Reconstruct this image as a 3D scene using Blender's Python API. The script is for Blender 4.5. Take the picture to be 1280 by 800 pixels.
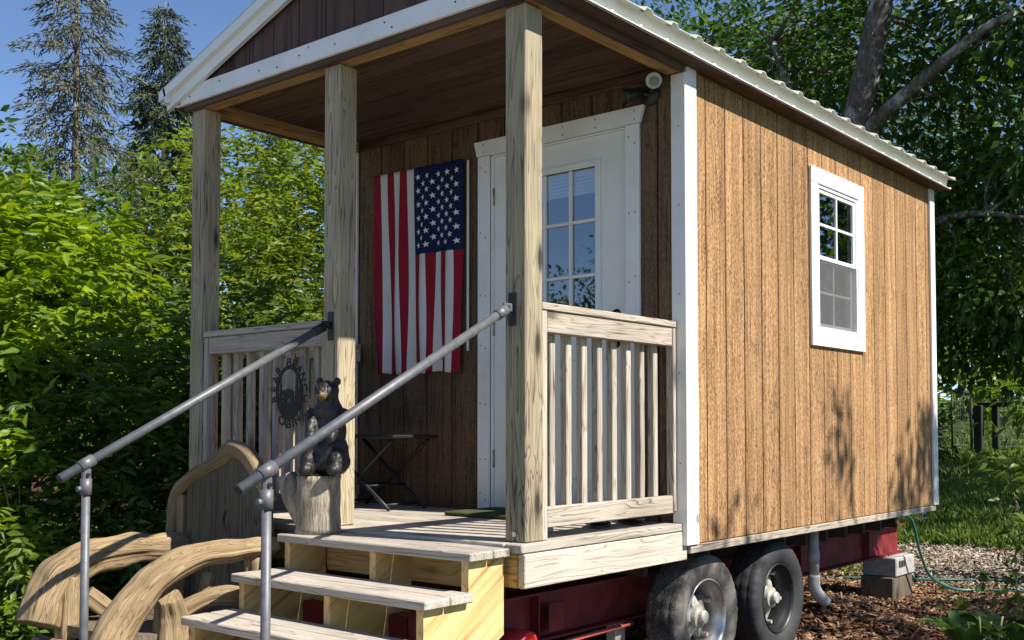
import bpy, bmesh, math, random, zlib
import numpy as np
from mathutils import Vector, Matrix, Euler, noise
R = math.radians
random.seed(7); RNG = np.random.default_rng(7)
for o in list(bpy.data.objects): bpy.data.objects.remove(o)
scn = bpy.context.scene
COL = scn.collection

# ------------------------------------------------------------------ camera
cam_d = bpy.data.cameras.new('camera'); cam = bpy.data.objects.new('camera', cam_d); COL.objects.link(cam)
cam.location = (2.794, -3.422, 0.478)
cam.rotation_euler = (R(90) + 0.0386, 0, 0.6978)
cam_d.sensor_width = 36; cam_d.lens = 37.48; cam_d.shift_y = 0.0649
cam_d.clip_start = 0.05; cam_d.clip_end = 3000
scn.camera = cam
# ------------------------------------------------------------------ light
SUN_EL, SUN_AZ = R(46), R(10)          # azimuth from +X toward +Y
world = bpy.data.worlds.new('World'); scn.world = world; world.use_nodes = True
wn = world.node_tree; bg = wn.nodes['Background']
sky = wn.nodes.new('ShaderNodeTexSky'); sky.sky_type = 'NISHITA'; sky.sun_disc = False
sky.sun_elevation = SUN_EL; sky.sun_rotation = R(90) - SUN_AZ
sky.air_density = 0.7; sky.dust_density = 0.0; sky.ozone_density = 4.0
wn.links.new(sky.outputs[0], bg.inputs[0]); bg.inputs[1].default_value = 0.098
sd = bpy.data.lights.new('sun', 'SUN'); sun = bpy.data.objects.new('sun', sd); COL.objects.link(sun)
sd.energy = 5.0; sd.angle = R(0.53); sd.color = (1.0, 0.955, 0.88)
sdir = Vector((math.cos(SUN_EL)*math.cos(SUN_AZ), math.cos(SUN_EL)*math.sin(SUN_AZ), math.sin(SUN_EL)))
sun.rotation_euler = sdir.to_track_quat('Z', 'Y').to_euler()
sun.location = (8, 0, 9)
vs = scn.view_settings; vs.view_transform = 'Standard'; vs.look = 'None'; vs.gamma = 1; vs.use_curve_mapping = False
vs.exposure = 0.8
scn.render.engine = 'CYCLES'
scn.cycles.max_bounces = 8; scn.cycles.transparent_max_bounces = 8

GZ = -0.86                              # ground level; the deck surface is z = 0
XR, XL, D, YB = 0.032, -2.469, 1.224, 4.886   # cabin right/left wall, front/back wall
RX, RZ, RS = -1.22, 2.845, 0.333        # ridge x, ridge z, roof slope

# ------------------------------------------------------------------ node materials
class NT:
    def __init__(s, name):
        s.m = bpy.data.materials.new(name); s.m.use_nodes = True; s.t = s.m.node_tree
        s.b = s.t.nodes['Principled BSDF']; s.out = s.t.nodes['Material Output']
    def n(s, typ, **kw):
        nd = s.t.nodes.new('ShaderNode' + typ)
        ins = kw.pop('ins', {})
        for k, v in kw.items(): setattr(nd, k, v)
        for k, v in ins.items():
            if hasattr(v, 'is_output') or isinstance(v, bpy.types.NodeSocket): s.t.links.new(v, nd.inputs[k])
            else: nd.inputs[k].default_value = v
        return nd
    def l(s, a, b): s.t.links.new(a, b)
    def math(s, op, a, b=None, clamp=False):
        nd = s.n('Math', operation=op); nd.use_clamp = clamp
        for i, v in enumerate((a, b)):
            if v is None: continue
            if isinstance(v, bpy.types.NodeSocket): s.l(v, nd.inputs[i])
            else: nd.inputs[i].default_value = v
        return nd.outputs[0]
    def ramp(s, fac, stops):
        nd = s.n('ValToRGB'); s.l(fac, nd.inputs[0]); el = nd.color_ramp.elements
        while len(el) < len(stops): el.new(0.5)
        for e, (p, c) in zip(el, stops):
            e.position = p; e.color = (c[0], c[1], c[2], 1) if isinstance(c, tuple) else (c, c, c, 1)
        return nd.outputs[0]
    def mix(s, f, a, b, mode='MIX'):
        nd = s.n('Mix', data_type='RGBA', blend_type=mode)
        for i, v in ((0, f), (6, a), (7, b)):
            if isinstance(v, bpy.types.NodeSocket): s.l(v, nd.inputs[i])
            else: nd.inputs[i].default_value = v if not isinstance(v, tuple) else (v[0], v[1], v[2], 1)
        return nd.outputs[2]
    def noise(s, vec, scale, detail=4, rough=0.55, dist=0.0):
        nd = s.n('TexNoise', ins={'Scale': scale, 'Detail': detail, 'Roughness': rough, 'Distortion': dist})
        if vec is not None: s.l(vec, nd.inputs['Vector'])
        return nd.outputs[0]
    def bump(s, h, strength, dist=0.01):
        nd = s.n('Bump', ins={'Strength': strength, 'Distance': dist, 'Height': h})
        s.l(nd.outputs[0], s.b.inputs['Normal']); return nd
    def set(s, **kw):
        for k, v in kw.items():
            k = {'rough': 'Roughness', 'col': 'Base Color', 'metal': 'Metallic', 'spec': 'Specular IOR Level'}[k]
            if isinstance(v, bpy.types.NodeSocket): s.l(v, s.b.inputs[k])
            else: s.b.inputs[k].default_value = v if not isinstance(v, tuple) else (*v, 1)
        return s

def objcoord(t, scale=(1, 1, 1), rnd=True, uv=False):
    tc = t.n('TexCoord')
    v = tc.outputs['UV' if uv else 'Object']
    if rnd:
        oi = t.n('ObjectInfo')
        off = t.n('VectorMath', operation='SCALE'); off.inputs[0].default_value = (37.1, 53.7, 71.3)
        t.l(oi.outputs['Random'], off.inputs['Scale'])
        ad = t.n('VectorMath', operation='ADD'); t.l(v, ad.inputs[0]); t.l(off.outputs[0], ad.inputs[1]); v = ad.outputs[0]
    mp = t.n('Mapping'); mp.inputs['Scale'].default_value = scale; t.l(v, mp.inputs[0])
    return mp.outputs[0], v

_mc = {}
def wood(kind, axis, light, dark, mid=None, grain=26, rings=9, knots=0.5, rough=0.85, bump=0.5, speck=0.0, uv=False, var=0.25, bands=0.0):
    key = (kind, axis)
    if key in _mc: return _mc[key]
    t = NT('%s_%s' % (kind, axis))
    al = 0.035
    sc = [1, 1, 1]; sc['XYZ'.index(axis)] = al
    v, raw = objcoord(t, tuple(sc), True, uv)
    sc2 = [1, 1, 1]; sc2['XYZ'.index(axis)] = 0.16
    mp2 = t.n('Mapping'); mp2.inputs['Scale'].default_value = sc2; t.l(raw, mp2.inputs[0])
    warp = t.noise(mp2.outputs[0], 5, 2)
    wsum = t.n('VectorMath', operation='SCALE', ins={'Scale': 0.16})
    cmb = t.n('CombineXYZ')
    for i in range(3): t.l(warp, cmb.inputs[i])
    t.l(cmb.outputs[0], wsum.inputs[0])
    ad = t.n('VectorMath', operation='ADD'); t.l(v, ad.inputs[0]); t.l(wsum.outputs[0], ad.inputs[1])
    n1 = t.noise(v, grain*4, 5, 0.65)
    n2 = t.noise(ad.outputs[0], rings*3.4, 1, 0.4)
    ring = t.math('FRACT', t.math('MULTIPLY', n2, rings))
    ring = t.ramp(ring, [(0.0, 0.0), (0.22, 0.7), (0.88, 1.0), (1.0, 0.0)])
    big = t.noise(raw, 1.6, 3)
    f = t.math('ADD', t.math('MULTIPLY', ring, 0.42), t.math('MULTIPLY', n1, 0.75))
    f = t.math('ADD', f, t.math('MULTIPLY', t.math('SUBTRACT', big, 0.5), 0.6))
    mid = mid or tuple((a+b)/2 for a, b in zip(light, dark))
    col = t.ramp(f, [(0.25, dark), (0.55, mid), (0.85, light)])
    if knots > 0:
        sc3 = [1, 1, 1]; sc3['XYZ'.index(axis)] = 0.3
        mp3 = t.n('Mapping'); mp3.inputs['Scale'].default_value = sc3; t.l(raw, mp3.inputs[0])
        vo = t.n('TexVoronoi', ins={'Scale': 5.5}); t.l(mp3.outputs[0], vo.inputs['Vector'])
        k = t.ramp(vo.outputs['Distance'], [(0.06, 1.0), (0.13, 0.25), (0.2, 0.0)])
        k = t.math('MULTIPLY', k, knots)
        col = t.mix(k, col, tuple(c*0.35 for c in dark))
    if speck > 0:
        sc4 = [1, 1, 1]; sc4['XYZ'.index(axis)] = 0.42
        mp4 = t.n('Mapping'); mp4.inputs['Scale'].default_value = sc4; t.l(raw, mp4.inputs[0])
        sn = t.noise(mp4.outputs[0], 130, 3, 0.7)
        s1 = t.ramp(sn, [(0.46, 0.0), (0.60, 1.0)])
        s2 = t.ramp(sn, [(0.34, 1.0), (0.46, 0.0)])
        col = t.mix(t.math('MULTIPLY', s2, speck), col, dark)
        col = t.mix(t.math('MULTIPLY', s1, speck), col, tuple(min(1, c*1.45+0.03) for c in light))
    if bands > 0:
        sc5 = [1, 1, 1]; sc5['XYZ'.index(axis)] = 0.02
        mp5 = t.n('Mapping'); mp5.inputs['Scale'].default_value = sc5; t.l(raw, mp5.inputs[0])
        bn = t.ramp(t.noise(mp5.outputs[0], 22, 3, .6), [(0.38, 0.0), (0.6, 1.0)])
        col = t.mix(t.math('MULTIPLY', bn, bands), col, dark, 'MIX')
    if var:
        oi = t.n('ObjectInfo')
        hv = t.n('HueSaturation', ins={'Color': col})
        t.l(t.math('ADD', t.math('MULTIPLY', oi.outputs['Random'], var), 1-var*0.6), hv.inputs['Value'])
        col = hv.outputs[0]
    t.set(col=col, rough=rough, spec=0.25)
    t.bump(t.math('ADD', t.math('MULTIPLY', n1, 0.7), t.math('MULTIPLY', ring, 0.3)), bump, 0.004)
    _mc[key] = t.m; return t.m

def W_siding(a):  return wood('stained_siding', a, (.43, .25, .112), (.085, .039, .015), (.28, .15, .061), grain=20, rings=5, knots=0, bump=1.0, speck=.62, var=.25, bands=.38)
def W_porch(a):   return wood('dark_porch_siding_shade', a, (.155, .095, .050), (.034, .020, .012), (.090, .054, .029), grain=20, rings=5, knots=0, bump=.9, speck=.35, var=.3)  # stain less bleached here, with some porch shade put into the colour
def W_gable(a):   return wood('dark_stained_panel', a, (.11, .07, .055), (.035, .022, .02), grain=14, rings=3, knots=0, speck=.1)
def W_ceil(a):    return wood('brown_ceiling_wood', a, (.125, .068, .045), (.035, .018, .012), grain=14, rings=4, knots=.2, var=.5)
def W_post(a):    return wood('weathered_post_wood', a, (.43, .355, .23), (.065, .051, .037), (.285, .228, .15), grain=17, rings=8, knots=.9, bump=.8)
def W_deck(a):    return wood('weathered_deck_wood', a, (.52, .46, .38), (.17, .135, .10), (.39, .335, .27), grain=24, rings=7, knots=.7)
def W_rail(a):    return wood('grey_rail_wood', a, (.50, .43, .345), (.115, .08, .055), (.35, .29, .22), grain=24, rings=8, knots=.7)
def W_pine(a):    return wood('new_pine', a, (.68, .41, .16), (.30, .14, .04), (.57, .32, .11), grain=14, rings=7, knots=.6, bump=.15, var=.1)
def W_beam(a):    return wood('beam_wood', a, (.50, .29, .12), (.20, .10, .045), grain=18, rings=6, knots=.4)
def W_drift():    return wood('driftwood', 'Y', (.37, .27, .15), (.06, .038, .02), (.25, .172, .09), grain=30, rings=12, knots=.5, bump=1.0, uv=True, var=.1)
def W_slab(a):    return wood('bench_slab_wood', a, (.155, .128, .085), (.042, .034, .023), (.10, .08, .053), grain=14, rings=6, knots=.3)

def plain(name, col, rough=0.6, metal=0.0, nscale=0, namp=0.15, bump=0.0, bscale=60, spec=0.5):
    if name in _mc: return _mc[name]
    t = NT(name)
    if nscale:
        v, raw = objcoord(t, (1, 1, 1))
        f = t.noise(v, nscale, 5, 0.6)
        c = t.ramp(f, [(0.3, tuple(x*(1-namp) for x in col)), (0.7, tuple(min(1, x*(1+namp)) for x in col))])
        t.set(col=c)
        if bump: t.bump(t.noise(v, bscale, 4, 0.6), bump, 0.004)
    else: t.set(col=col)
    t.set(rough=rough, metal=metal, spec=spec)
    _mc[name] = t.m; return t.m

def white_paint():
    if 'white_paint' in _mc: return _mc['white_paint']
    t = NT('white_paint'); v, raw = objcoord(t, (1, 1, 1))
    big = t.noise(v, 3, 5, .65); fine = t.noise(v, 55, 4, .6)
    c = t.ramp(big, [(.3, (.72, .70, .64)), (.55, (.82, .81, .77))])
    d = t.ramp(fine, [(.22, .0), (.32, 1.0)])
    c = t.mix(d, (.55, .52, .45), c)
    t.set(col=c, rough=.5); t.bump(fine, .12, .003)
    _mc['white_paint'] = t.m; return t.m

def leafmat(name, c1, c2, trans=0.35, rough=0.42):
    if name in _mc: return _mc[name]
    t = NT(name)
    g = t.n('NewGeometry')
    col = t.ramp(g.outputs['Random Per Island'], [(0.0, c1), (0.6, tuple((a+b)/2 for a, b in zip(c1, c2))), (1.0, c2)])
    oc = t.n('TexCoord')
    cl = t.noise(oc.outputs['Object'], 1.3, 3)
    hv = t.n('HueSaturation', ins={'Color': col})
    t.l(t.math('ADD', t.math('MULTIPLY', cl, 1.7), .15), hv.inputs['Value'])
    t.set(col=hv.outputs[0], rough=rough, spec=.35)
    tr = t.n('BsdfTranslucent')
    br = t.n('HueSaturation', ins={'Color': hv.outputs[0], 'Value': 1.5, 'Hue': .485, 'Saturation': 1.1}); t.l(br.outputs[0], tr.inputs[0])
    mx = t.n('MixShader', ins={0: trans}); t.l(t.b.outputs[0], mx.inputs[1]); t.l(tr.outputs[0], mx.inputs[2])
    t.l(mx.outputs[0], t.out.inputs[0])
    _mc[name] = t.m; return t.m

def glass():
    if 'window_glass' in _mc: return _mc['window_glass']
    t = NT('window_glass')
    gl = t.n('BsdfGlossy', ins={'Roughness': .015, 'Color': (.95, .97, 1, 1)})
    tr = t.n('BsdfTransparent', ins={'Color': (.78, .82, .82, 1)})
    fr = t.n('Fresnel', ins={'IOR': 1.75})
    geo = t.n('NewGeometry')      # reflect once, at the outer face of the pane
    front = t.math('SUBTRACT', 1.0, geo.outputs['Backfacing'])
    mx = t.n('MixShader'); t.l(t.math('MULTIPLY', t.math('ADD', t.math('MULTIPLY', fr.outputs[0], 1.7), .10, True), front), mx.inputs[0])
    t.l(tr.outputs[0], mx.inputs[1]); t.l(gl.outputs[0], mx.inputs[2]); t.l(mx.outputs[0], t.out.inputs[0])
    _mc['window_glass'] = t.m; return t.m

# ------------------------------------------------------------------ object helpers
def link(o, parent=None):
    COL.objects.link(o)
    if parent is not None: o.parent = parent; o.matrix_parent_inverse = Matrix.Identity(4)
    return o
def wpos(p):
    m = Matrix.Identity(4)
    while p is not None: m = p.matrix_basis @ m; p = p.parent
    return m
def obj(name, me, mat, parent=None, loc=(0, 0, 0), rot=None):
    o = bpy.data.objects.new(name, me)
    if mat is not None and (len(me.materials) == 0): me.materials.append(mat)
    elif mat is not None and me.materials[0] != mat:
        me = me.copy(); me.materials.clear(); me.materials.append(mat); o.data = me
    link(o, parent)
    L = Matrix.Translation(loc)
    if rot is not None: L = L @ Euler(rot).to_matrix().to_4x4()
    if parent is not None: L = wpos(parent).inverted() @ L      # loc/rot are world values
    o.matrix_basis = L
    return o
def tag(o, label, cat, group=None, kind=None):
    if label: o['label'] = label
    if cat: o['category'] = cat
    if group: o['group'] = group
    if kind: o['kind'] = kind
    return o
def thing(name, label, cat, loc=(0, 0, 0), rotz=0, group=None):
    o = bpy.data.objects.new(name, None); o.empty_display_size = .2; COL.objects.link(o)
    o.location = loc; o.rotation_euler = (0, 0, rotz)
    return tag(o, label, cat, group)
def mesh(vs_, fs, smooth=False, uvs=None):
    me = bpy.data.meshes.new('shape'); me.from_pydata([tuple(v) for v in vs_], [], fs)
    if uvs is not None:
        ul = me.uv_layers.new(name='UVMap')
        for p in me.polygons:
            for li, vi in zip(p.loop_indices, p.vertices): ul.data[li].uv = uvs[p.index][list(p.vertices).index(vi)] if isinstance(uvs, dict) else uvs[vi]
    if smooth: me.polygons.foreach_set('use_smooth', [True]*len(me.polygons))
    me.update(); return me
_bc = {}
def boxmesh(sx, sy, sz, bev=0.003):
    key = (round(sx, 4), round(sy, 4), round(sz, 4), bev)
    if key in _bc: return _bc[key]
    bm = bmesh.new(); bmesh.ops.create_cube(bm, size=1)
    for v in bm.verts: v.co = (v.co.x*sx, v.co.y*sy, v.co.z*sz)
    if bev: bmesh.ops.bevel(bm, geom=bm.edges[:], offset=min(bev, .4*min(sx, sy, sz)), segments=1, affect='EDGES')
    me = bpy.data.meshes.new('board'); bm.to_mesh(me); bm.free()
    _bc[key] = me; return me
def box(name, x0, x1, y0, y1, z0, z1, mat, parent=None, bev=0.003, rot=None):
    s = (abs(x1-x0), abs(y1-y0), abs(z1-z0))
    if callable(mat): mat = mat('XYZ'[s.index(max(s))])
    me = boxmesh(*s, bev)
    if len(me.materials) and me.materials[0] != mat:
        key = (round(s[0], 4), round(s[1], 4), round(s[2], 4), bev, mat.name)
        if key not in _bc:
            m2 = me.copy(); m2.materials.clear(); m2.materials.append(mat); _bc[key] = m2
        me = _bc[key]
    return obj(name, me, mat, parent, ((x0+x1)/2, (y0+y1)/2, (z0+z1)/2), rot)
def catmull(pts, n):
    P = [Vector(p) for p in pts]; P = [2*P[0]-P[1]] + P + [2*P[-1]-P[-2]]
    out = []
    for i in range(1, len(P)-2):
        for k in range(n):
            t = k/n; a, b, c, d = P[i-1:i+3]
            out.append(.5*((2*b)+(c-a)*t+(2*a-5*b+4*c-d)*t*t+(3*b-a-3*c+d)*t**3))
    out.append(P[-2]); return out
def tube_data(pts, radii, sides=10, noise_amp=0, noise_sc=6, cap=True, seed=0, flute=0):
    P = [Vector(p) for p in pts]; vs_, fs, uv = [], [], []
    up = None; ln = 0
    for i, p in enumerate(P):
        t = (P[min(i+1, len(P)-1)]-P[max(i-1, 0)]).normalized()
        if up is None:
            up = Vector((0, 0, 1)) if abs(t.z) < .9 else Vector((1, 0, 0))
        a = t.cross(up).normalized(); up = a.cross(t).normalized()
        if i: ln += (P[i]-P[i-1]).length
        for k in range(sides):
            th = 2*math.pi*k/sides
            d = a*math.cos(th)+up*math.sin(th); r = radii[i]
            if noise_amp:
                q = p+d*r
                r *= 1+noise_amp*noise.noise(q*noise_sc+Vector((seed, 0, 0)))*2
            if flute: r *= 1+flute*noise.noise(Vector((math.cos(th)*2.2+seed, math.sin(th)*2.2, ln*1.2)))*2 + flute*.5*noise.noise(Vector((math.cos(th)*6+seed, math.sin(th)*6, ln*1.5)))
            vs_.append(p+d*r); uv.append((k/sides*6.283*radii[i] if False else abs(k/sides-.5)*.6, ln))
    for i in range(len(P)-1):
        for k in range(sides):
            b = i*sides; k2 = (k+1) % sides
            fs.append((b+k, b+k2, b+sides+k2, b+sides+k))
    if cap:
        fs.append(tuple(range(sides-1, -1, -1))); b = (len(P)-1)*sides; fs.append(tuple(range(b, b+sides)))
    return vs_, fs, uv
def tube(name, pts, radii, mat, parent=None, sides=12, smooth=True, **kw):
    if not isinstance(radii, (list, tuple)): radii = [radii]*len(pts)
    v, f, uv = tube_data(pts, radii, sides, **kw)
    me = mesh(v, f, smooth, uv)
    o = obj(name, me, mat, parent)
    if smooth:
        for p in me.polygons:
            if len(p.vertices) > 4: p.use_smooth = False
    return o
class MB:
    def __init__(s): s.v = []; s.f = []; s.uv = []
    def add(s, v, f, uv=None):
        b = len(s.v); s.v += [tuple(x) for x in v]; s.f += [tuple(i+b for i in q) for q in f]
        s.uv += list(uv) if uv is not None else [(0, 0)]*len(v); return s
    def tube(s, pts, radii, sides=8, **kw):
        if not isinstance(radii, (list, tuple)): radii = [radii]*len(pts)
        return s.add(*tube_data(pts, radii, sides, **kw))
    def box(s, x0, x1, y0, y1, z0, z1):
        v = [(x, y, z) for x in (x0, x1) for y in (y0, y1) for z in (z0, z1)]
        return s.add(v, [(0, 1, 3, 2), (4, 6, 7, 5), (0, 4, 5, 1), (2, 3, 7, 6), (0, 2, 6, 4), (1, 5, 7, 3)])
    def build(s, name, mat, parent=None, smooth=False):
        return obj(name, mesh(s.v, s.f, smooth, s.uv), mat, parent)
def prism(pts2, axis, a, b):
    """extrude a 2D outline along axis between a and b"""
    def mk(p, t):
        if axis == 'Y': return (p[0], t, p[1])
        if axis == 'X': return (t, p[0], p[1])
        return (p[0], p[1], t)
    n = len(pts2); v = [mk(p, a) for p in pts2]+[mk(p, b) for p in pts2]
    f = [tuple(range(n)), tuple(range(2*n-1, n-1, -1))]+[(i, i+n, (i+1) % n+n, (i+1) % n) for i in range(n)]
    me = mesh(v, f); bm = bmesh.new(); bm.from_mesh(me); bmesh.ops.recalc_face_normals(bm, faces=bm.faces); bm.to_mesh(me); bm.free()
    return me
def lathe(profile, seg, axis='X', mod=None):
    """profile: (radius, along) pairs"""
    v, f = [], []
    for k in range(seg):
        th = 2*math.pi*k/seg
        for j, (r, a) in enumerate(profile):
            if mod: r = r+mod(j, k)
            c, s_ = r*math.cos(th), r*math.sin(th)
            v.append({'X': (a, c, s_), 'Y': (c, a, s_), 'Z': (c, s_, a)}[axis])
    n = len(profile)
    for k in range(seg):
        k2 = (k+1) % seg
        for j in range(n-1): f.append((k*n+j, k2*n+j, k2*n+j+1, k*n+j+1))
    me = mesh(v, f, True); bm = bmesh.new(); bm.from_mesh(me); bmesh.ops.remove_doubles(bm, verts=bm.verts, dist=1e-5)
    bmesh.ops.recalc_face_normals(bm, faces=bm.faces); bm.to_mesh(me); bm.free()
    return me

# ------------------------------------------------------------------ foliage helpers (numpy, joined leaf meshes)
def nrm(a): return a/np.maximum(np.linalg.norm(a, axis=-1, keepdims=True), 1e-9)
def leaf_mesh(pos, d, n, ln, wd=0.42, simple=False):
    N = len(pos); d = nrm(d); s = nrm(np.cross(d, n)); n = np.cross(s, d)
    ln = np.asarray(ln)[:, None]
    b = pos; t = pos+d*ln-n*ln*.10; m = pos+d*ln*.38
    l = m-s*ln*wd/2+n*ln*.07; r = m+s*ln*wd/2+n*ln*.07
    if simple:
        V = np.stack([b, l, t, r], 1); F = np.array([[0, 2, 1], [0, 3, 2]]); k = 4
    else:
        l2 = pos+d*ln*.70-s*ln*wd*.30+n*ln*.03; r2 = pos+d*ln*.70+s*ln*wd*.30+n*ln*.03
        m2 = m
        V = np.stack([b, l, l2, t, r2, r], 1); F = np.array([[0, 3, 2], [0, 2, 1], [0, 5, 4], [0, 4, 3]]); k = 6
    idx = (np.arange(N)[:, None, None]*k+F[None]).reshape(-1, 3)
    me = bpy.data.meshes.new('leaves')
    me.vertices.add(N*k); me.vertices.foreach_set('co', V.reshape(-1).astype(np.float32))
    nt = len(idx); me.loops.add(nt*3); me.loops.foreach_set('vertex_index', idx.reshape(-1).astype(np.int32))
    me.polygons.add(nt); me.polygons.foreach_set('loop_start', np.arange(nt, dtype=np.int32)*3)
    me.polygons.foreach_set('loop_total', np.full(nt, 3, np.int32))
    me.update(calc_edges=True); return me
def ball(n):
    v = RNG.normal(size=(n, 3)); return nrm(v)
def clumped(blobs, nclump, nper, spread, inner=0.45, flat=0.75):
    """clump centres near blob shells, then sprays round each centre; returns positions, outward direction"""
    C, O, P = [], [], []
    vol = np.array([b[3]*b[4]*b[5] for b in blobs])**(2/3); pr = vol/vol.sum()
    bi = RNG.choice(len(blobs), nclump, p=pr); u = ball(nclump)
    B = np.array(blobs)[bi]
    rr = (inner+(1-inner)*RNG.random(nclump)**.6)[:, None]
    cc = B[:, :3]+u*B[:, 3:6]*rr
    k = np.repeat(np.arange(nclump), nper)
    size = spread*(.6+.8*RNG.random(nclump))
    off = RNG.normal(size=(len(k), 3))*size[k][:, None]*np.array([1, 1, flat])
    return cc, u, cc[k]+off, nrm(u[k]+.9*nrm(off)+.3*RNG.normal(size=off.shape))
def pinnate(pos, d, L, pairs, lf):
    """compound leaves: pairs of leaflets + a terminal one along a drooping rachis"""
    N = len(pos); d = nrm(d); up = np.array([0, 0, 1.0]); s = nrm(np.cross(d, up)+1e-3); n = nrm(np.cross(s, d))
    rp, rd, rn, rl = [], [], [], []
    for j in range(pairs+1):
        t = (j+1)/(pairs+1); base = pos+d*(L*t)[:, None]-up*(L*.25*t*t)[:, None]
        if j == pairs: sides = [0]
        else: sides = [-1, 1]
        for sd_ in sides:
            dd = nrm(d*(.45 if sd_ else 1)+s*sd_*.95+RNG.normal(size=(N, 3))*.24-up*.22)
            rp.append(base); rd.append(dd); rn.append(n+RNG.normal(size=(N, 3))*.45); rl.append(lf*(.75+.5*RNG.random(N)))
    return np.concatenate(rp), np.concatenate(rd), np.concatenate(rn), np.concatenate(rl)
def stems(name, base, targets, r0, mat, parent, jitter=.15, n=14, sides=5):
    mb = MB(); base = Vector(base)
    idx = RNG.choice(len(targets), min(n, len(targets)), replace=False)
    for i in idx:
        t = Vector(targets[i]); m = base.lerp(t, .5)+Vector(RNG.normal(size=3)*jitter); m.z += .12*(t-base).length*.5
        b = base+Vector((RNG.normal()*r0*2, RNG.normal()*r0*2, 0))
        pts = catmull([b, b.lerp(m, .5)+Vector(RNG.normal(size=3)*jitter*.3), m, t], 3)
        mb.tube(pts, [r0*(1-.85*k/(len(pts)-1)) for k in range(len(pts))], sides, cap=False)
    return mb.build(name, mat, parent, True)
BARK = None
def bark():
    if 'bark' in _mc: return _mc['bark']
    t = NT('bark'); v, raw = objcoord(t, (1, 1, .25))
    n1 = t.noise(v, 26, 6, .7); li = t.noise(raw, 4.5, 5, .7)
    c = t.ramp(n1, [(.3, (.045, .035, .028)), (.7, (.19, .155, .125))])
    c = t.mix(t.ramp(li, [(.5, 0.0), (.62, .75)]), c, (.40, .41, .36))
    t.set(col=c, rough=.95, spec=.1); t.bump(n1, 1.0, .02); _mc['bark'] = t.m; return t.m
def shrub(name, label, base, blobs, nclump, nper, leaf, mat, spread=.2, compound=None, group=None, nst=14, simple=False, wd=.45, r0=.022, cat='shrub', inner=.45):
    global RNG; RNG = np.random.default_rng(zlib.crc32(label.encode()))
    th = thing(name, label, cat, base, 0, group)
    cc, u, P, Dn = clumped(blobs, nclump, nper, spread, inner)
    if compound:
        P, Dn, Nn, L = pinnate(P, nrm(Dn*np.array([1, 1, .6])), compound[0]*(.7+.6*RNG.random(len(P))), compound[1], leaf)
    else:
        Nn = np.array([0, 0, 1.0])+RNG.normal(size=P.shape)*.5+.4*Dn; Dn = Dn+np.array([0, 0, -.25]); L = leaf*(.65+.7*RNG.random(len(P)))
    gz = ground_z(P[:, 0], P[:, 1])+.02; keep = P[:, 2] > gz
    me = leaf_mesh(P[keep], Dn[keep], Nn[keep], L[keep], wd, simple)
    o = obj('foliage', me, mat, th); o['kind'] = 'stuff'
    stems('stems', base, cc, r0, bark(), th, n=nst)
    return th

# ------------------------------------------------------------------ terrain
def ground_z(x, y):
    x = np.asarray(x, float); y = np.asarray(y, float)
    far = np.maximum(0, np.hypot(np.maximum(0, y-8.5), .6*np.maximum(0, -x-9)))
    z = GZ+far*.06-np.maximum(0, far-45)*.035
    z = z+.17*np.exp(-(((x+.35)/.55)**2+((y-3.62)/.45)**2))
    z = z+.02*np.sin(x*1.7+y*.9)*np.exp(-far/10)
    return z
def build_ground():
    xs = np.concatenate([np.linspace(-400, -30, 12), np.linspace(-28, -7, 22), np.linspace(-6.5, 5, 60), np.linspace(6, 30, 14), np.linspace(50, 400, 8)])
    ys = np.concatenate([np.linspace(-400, -20, 10), np.linspace(-18, -3, 12), np.linspace(-2.5, 11, 70), np.linspace(12, 60, 40), np.linspace(80, 600, 10)])
    X, Y = np.meshgrid(xs, ys); Z = ground_z(X, Y)
    V = np.stack([X, Y, Z], -1).reshape(-1, 3); nx, ny = len(xs), len(ys)
    F = [(j*nx+i, j*nx+i+1, (j+1)*nx+i+1, (j+1)*nx+i) for j in range(ny-1) for i in range(nx-1)]
    t = NT('ground_soil_and_grass'); tc = t.n('TexCoord'); v = tc.outputs['Object']
    sp = t.n('SeparateXYZ'); t.l(v, sp.inputs[0])
    edge = t.noise(v, 1.4, 4)
    yy = t.math('ADD', sp.outputs[1], t.math('MULTIPLY', edge, 1.6))
    fy = t.math('MULTIPLY', t.math('SUBTRACT', yy, 8.7), .8, True)
    fy = t.math('MAXIMUM', fy, t.math('MULTIPLY', t.math('SUBTRACT', 1.6, yy), .8, True))
    fy = t.math('MAXIMUM', fy, t.math('MULTIPLY', t.math('SUBTRACT', sp.outputs[0], 3.2), .8, True))
    n1 = t.noise(v, 38, 6, .7); n2 = t.noise(v, 3, 4)
    mul = t.ramp(n1, [(.3, (.035, .018, .010)), (.55, (.12, .062, .035)), (.75, (.25, .16, .10))])
    gr = t.ramp(t.noise(v, 22, 5, .7), [(.3, (.035, .07, .012)), (.7, (.10, .17, .03))])
    gv = t.ramp(t.noise(v, 45, 5, .75), [(.3, (.13, .12, .11)), (.7, (.34, .325, .30))])
    gr = t.mix(t.math('MULTIPLY', t.math('SUBTRACT', -.4, yy), .6, True), gr, gv)
    t.set(col=t.mix(fy, mul, gr), rough=.95, spec=.1); t.bump(n1, .9, .03)
    o = obj('ground', mesh(V, F, True), t.m); o['kind'] = 'structure'; return o
build_ground()

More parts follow.
